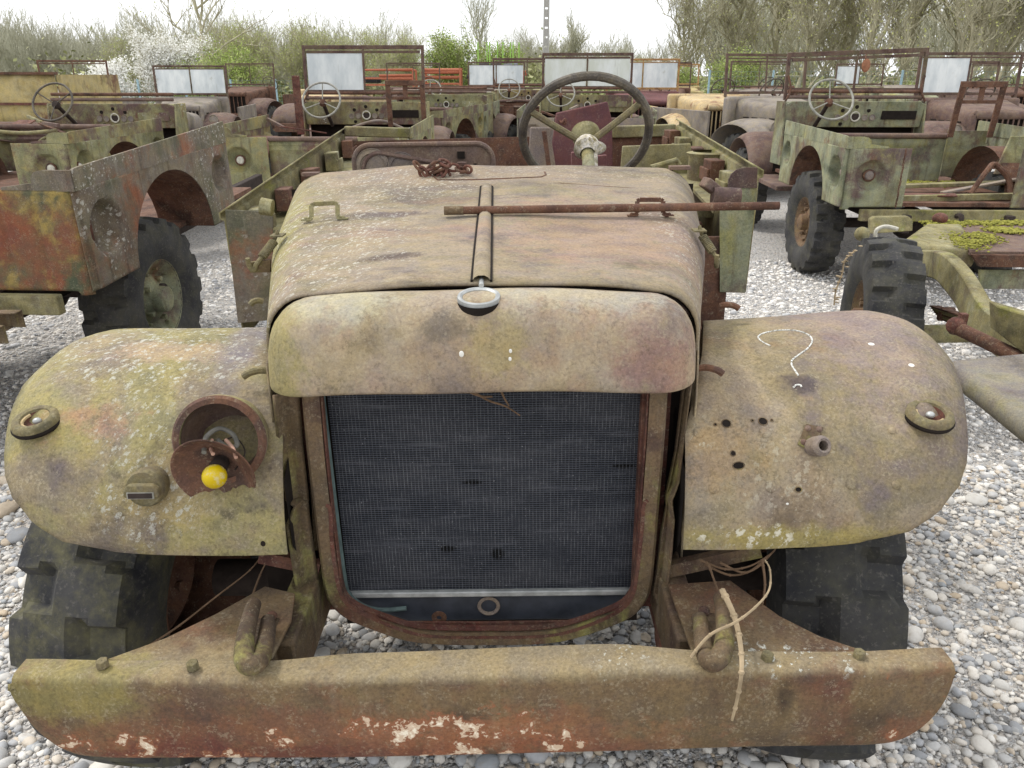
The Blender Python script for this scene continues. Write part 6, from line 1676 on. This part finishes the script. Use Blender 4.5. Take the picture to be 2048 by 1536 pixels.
rt = [(14.2, 33, 1.15), (16.6, 31, 1.3), (19.2, 33, 1.35), (21.8, 31, 1.45), (12.3, 36, 1.15), (15.2, 38, 1.4), (18.2, 39, 1.5), (21.2, 40, 1.6), (24.6, 36, 1.6), (10.9, 41, 1.12), (8.6, 40, .88), (24.0, 42, 1.7), (13.2, 43, 1.35), (27.0, 38, 1.7), (23.0, 34, 1.55)]
rnd = random.Random(11)
for i, (x, y, s_) in enumerate(rt):
    k = i % 3
    tree('big%d' % k, 'bare_tree', 'tall bare branching tree with pale buds in the wood behind the right hand fence', 'tree', (x, y, 0), rnd.uniform(0, 6.28), s_, 'bare trees behind the right hand fence', big, 'bud', 1, .034, .20, .12, seed=20 + k)
tree('round', 'bare_tree', 'round headed bare tree standing alone just right of the concrete pole', 'tree', (3.9, 62, 0), 0, .72, None, dict(height=5.6, spread=.8, n1=16, n2=11, n3=8, trunk=.16, low=.2, twig_r=.022, up=.5), None, bark='twig_far', seed=31)
tree('slim', 'slim_tree', 'slim bare poplar rising above the wood left of the concrete pole', 'tree', (-2.2, 64, 0), 0, .68, None, dict(height=7.6, spread=.35, n1=16, n2=6, n3=4, trunk=.13, low=.3, twig_r=.02, up=.9), None, bark='twig_far', seed=33)
tree('blos', 'blossom_tree', 'bush covered in white blossom behind the left trucks', 'tree', (-13.4, 31.5, 0), .6, .62, None, dict(height=4.0, spread=1.3, n1=10, n2=8, n3=6, trunk=.09, low=.12, twig_r=.012, up=.3, multi=3), 'blossom', 7, .055, .7, .22, seed=41)
tree('blos2', 'blossom_tree', 'low white blossom bush behind the black steering wheel at the left', 'tree', (-14.6, 30, 0), 1, .46, None, dict(height=3.4, spread=1.3, n1=9, n2=8, n3=5, trunk=.07, low=.08, twig_r=.012, up=.25, multi=3), 'blossom', 8, .085, .7, .26, seed=43)
tree('thin1', 'bare_tree', 'thin bare tree reaching up above the blossom bush', 'tree', (-12.6, 34, 0), 0, 1.0, None, dict(height=5.6, spread=.9, n1=9, n2=6, n3=5, trunk=.10, low=.3, twig_r=.013, up=.5), 'bud', 1, .04, .3, .1, seed=45)
gb = dict(height=2.6, spread=1.4, n1=10, n2=8, n3=6, trunk=.05, low=.05, twig_r=.010, up=.3, multi=4)
for i, (x, y, s_, lab) in enumerate(((8.9, 33.5, 1.0, 'fresh green bush under the bare trees right of the ochre windscreen'), (7.2, 37, .8, 'low fresh green bush between the ochre windscreen and the pole'), (-10.6, 31.5, 1.05, 'fresh green bush beside the blossom at the left windscreen'), (-11.9, 30.8, .8, 'small green bush below the blossom bush'), (-3.2, 47, 1.5, 'large bright green bush behind the pipe racks'), (-1.0, 49, 1.3, 'bright green bush just left of the concrete pole'), (14.6, 30, .6, 'little green bush behind the right glassless frame'))):
    tree('green', 'green_bush', lab, 'bush', (x, y, 0), i * 1.3, s_ * .74, 'fresh green bushes', gb, 'fresh', 3, .045, .8, .16, seed=51)
ob = dict(height=4.4, spread=1.1, n1=12, n2=9, n3=7, trunk=.08, low=.1, twig_r=.013, up=.45, multi=3)
for i, (x, y, s_) in enumerate(((-11.6, 38, 1.12), (-9.6, 39, 1.1), (-7.6, 41, 1.05), (-5.6, 43, .95), (-10.4, 44, 1.15), (-13.0, 42, 1.15), (-15.6, 44, 1.15), (-3.8, 52, 1.05), (.9, 55, .95), (2.9, 56, .95), (-8.6, 46, 1.15), (-6.4, 48, 1.05), (-17.2, 38, .95), (6.8, 52, .9), (8.6, 54, .95))):
    tree('ol%d' % (i % 2), 'budding_tree', 'olive green budding thicket tree behind the left and middle trucks', 'tree', (x, y, 0), i * 1.7, s_ * (.55 if y < 50 else .46), 'budding thicket trees', ob, 'dull', 2, .045, .55, .14, seed=61 + i % 2)
# the far wood, one grey brown mass
V = []; F = []; o_ = 0; rn = np.random.RandomState(5)
base = [segs_mesh(grow(70 + k, height=5.2, spread=.8, n1=9, n2=6, n3=4, trunk=.07, low=.1, twig_r=.022, up=.7, multi=2)[0], 3) for k in range(4)]
for k in range(430):
    x = rn.uniform(-52, 40); y = rn.uniform(48, 68)
    if x > 12 and rn.rand() < .6: x -= 55
    if -8 < x < 14: y = rn.uniform(66, 84)
    s_ = rn.uniform(.75, 1.1) * (.62 if x < 0 else 1.1) * (.56 if -8 < x < 14 else 1)
    a = rn.uniform(0, 6.28); v0, f0 = base[k % 4]; c_, n_ = math.cos(a), math.sin(a)
    v1 = np.stack([v0[:, 0] * c_ - v0[:, 1] * n_, v0[:, 0] * n_ + v0[:, 1] * c_, v0[:, 2]], 1) * s_ + np.array([x, y, 0])
    V.append(v1); F.append(f0 + o_); o_ += len(v1)
tag(np_mesh('far_wood', np.concatenate(V), np.concatenate(F), MAT['twig_far']), kind='stuff')
# undergrowth along the fence
rn = np.random.RandomState(9); T = np.stack([rn.uniform(-45, 55, 26000), rn.uniform(44, 58, 26000), np.abs(rn.normal(0, .9, 26000))], 1)
T[:, 2] *= 1 + .5 * np.sin(T[:, 0] * .7) * np.sin(T[:, 0] * .23 + 1)
tag(np_mesh('undergrowth', *leaves_mesh(T, 1, .13, rn, .2), leaf_mat('undergrowth_leaf', srgb(142, 148, 96), srgb(180, 180, 134))), kind='stuff')

# ---------------------------------------------------------------- concrete pole
pole = empty('utility_pole', 'tall pierced concrete utility pole rising out of the picture', 'pole', at(1091, 160, Y=36).xy.to_3d() )
m = MB()
for s_ in (-1, 1): m.prism([(s_ * .075, -.10, 0), (s_ * .145, -.10, 0), (s_ * .09, -.06, 10), (s_ * .045, -.06, 10)], (0, .2, 0))
for k in range(26):
    z = .4 + k * .37; w_ = lerp(.16, .10, z / 10); m.box((0, 0, z), (w_, .12, .29))
m.build('pole_shaft', MAT['concrete'], pole)

# ---------------------------------------------------------------- fences
def fence(label, a, b, n, h, mat_post, wires):
    a = Vector(a); b = Vector(b); e = empty('mesh_fence', label, 'fence', a)
    for k in range(n):
        p = a.lerp(b, k / (n - 1)) - a; m = MB(); m.box(p + Vector((0, 0, h / 2)), (.06, .06, h)); m.build('fence_post', MAT[mat_post], e)
    m = MB()
    for k in range(wires): m.bar(Vector((0, 0, .1 + (h - .15) * k / (wires - 1))), b - a + Vector((0, 0, .1 + (h - .15) * k / (wires - 1))), .008, .008)
    L_ = (b - a).length; q = int(L_ / .16)
    for k in range(q): p = (b - a) * (k / q); m.bar(p + Vector((0, 0, .05)), p + Vector((0, 0, h - .05)), .006, .006)
    m.build('wire_mesh', MAT['fencewire'], e); return e
MAT['fencewire'] = plain('fence_wire', srgb(120, 138, 130), .6); MAT['fencepost'] = plain('fence_post_blue', srgb(150, 176, 184), .6); MAT['greenpost'] = plain('green_stake', srgb(150, 190, 92), .6)
fence('pale blue posted wire fence behind the left trucks', (-14.5, 28.5, 0), (-5.5, 30.5, 0), 7, 1.55, 'fencepost', 9)
fence('tall grey green mesh fence under the bare trees on the right', (7.0, 29.5, 0), (27.0, 28.5, 0), 10, 1.85, 'fencepost', 12)
# ---------------------------------------------------------------- racks of pipes and beams
MAT['orange'] = plain('orange_steel', srgb(172, 104, 78), .7); MAT['pipe'] = plain('grey_plastic_pipe', srgb(112, 116, 122), .5); MAT['blackpipe'] = plain('black_pipe', srgb(44, 46, 50), .5); MAT['bluegrey'] = plain('blue_grey_steel', srgb(136, 146, 160), .6)
def rack(label, u0, u1, v0, v1, Y, items):
    a, b = at(u0, v1, Y=Y), at(u1, v1, Y=Y); top = at(u0, v0, Y=Y).z; base = Vector(((a.x + b.x) / 2, Y, 0)); W = (b.x - a.x)
    e = empty('storage_rack', label, 'rack', base, group='racks of pipes and beams')
    n = max(2, int(W / 1.1) + 1)
    for k in range(n):
        x = lerp(-W / 2, W / 2, k / (n - 1)); m = MB(); m.box((x, -.5, top / 2), (.07, .07, top)); m.box((x, .5, top / 2), (.07, .07, top)); m.build('upright', MAT['orange'], e)
    for z in (a.z, (a.z + top) / 2):
        m = MB(); m.box((0, -.5, z - .06), (W, .05, .07)); m.build('shelf_beam', MAT['orange'], e)
    return e, W, a.z, top
def bundle(label, base, u0, u1, v0, v1, Y, r, mat, group):
    a, b = at(u0, v1, Y=Y), at(u1, v0, Y=Y); e = empty('pipe_bundle', label, 'pipes', (a.x, Y, a.z), group=group); rn = random.Random(int(u0))
    h = b.z - a.z; W = b.x - a.x; rows_ = max(1, int(h / (2 * r)))
    for j in range(rows_):
        m = MB()
        for q in range(3): m.tube([(rn.uniform(-.1, .1), -.4 + q * .3, r + j * 2 * r), (W + rn.uniform(-.1, .1), -.4 + q * .3 + rn.uniform(-.05, .05), r + j * 2 * r + rn.uniform(-.02, .02))], r, 8)
        m.build('pipe_layer', MAT[mat], e)
    return e
rack('orange rack holding black drums, seen through the empty windscreen half', 722, 830, 140, 166, 32, 0)
rack('orange beam rack behind the rusty seat frame', 850, 922, 136, 164, 33, 0)
rack('rack with green stakes loaded with grey pipes left of the pole', 945, 1046, 142, 168, 33, 0)
bundle('orange beams stacked at the top of the middle rack', 0, 848, 920, 137, 148, 33, .05, 'orange', 'beam and pipe bundles'); bundle('pinkish orange beams on the lower shelf of the middle rack', 0, 850, 918, 150, 158, 33, .05, 'orange', 'beam and pipe bundles')
bundle('thin orange beams along the top of the left rack', 0, 728, 830, 138, 142, 32, .035, 'orange', 'beam and pipe bundles')
bundle('row of black plastic drums or pipes in the left rack', 0, 720, 758, 142, 166, 32, .11, 'blackpipe', 'beam and pipe bundles'); bundle('red orange beams on the lower shelf of the left rack', 0, 764, 822, 148, 160, 32, .05, 'orange', 'beam and pipe bundles')
bundle('dark grey pipes between the highest green stakes', 0, 958, 998, 124, 134, 33, .06, 'blackpipe', 'beam and pipe bundles'); bundle('blue grey beams beside the highest pipes', 0, 1006, 1038, 122, 136, 33, .07, 'bluegrey', 'beam and pipe bundles')
bundle('long light grey pipes on the middle shelf by the pole', 0, 944, 1002, 138, 147, 33, .05, 'pipe', 'beam and pipe bundles'); bundle('orange beams at the right end of the pipe rack', 0, 1004, 1048, 140, 152, 33, .05, 'orange', 'beam and pipe bundles'); bundle('orange beams on the bottom shelf of the pipe rack', 0, 960, 1044, 156, 164, 33, .05, 'orange', 'beam and pipe bundles'); bundle('black pipe ends at the left of the pipe rack', 0, 940, 958, 142, 165, 33, .07, 'blackpipe', 'beam and pipe bundles')
for i, u in enumerate((957, 974, 980, 995, 1006, 1021, 1026, 1038)):
    a = at(u, 140, Y=32.6); m = MB(); m.box((0, 0, .55), (.05, .05, 1.1)); o = m.build('green_stake', MAT['greenpost']); o.location = (a.x, 32.4 + .5 * (i % 2), a.z - .1)
    tag(o, 'light green upright stake holding the pipes left of the pole', 'stake', 'green stakes of the pipe rack')
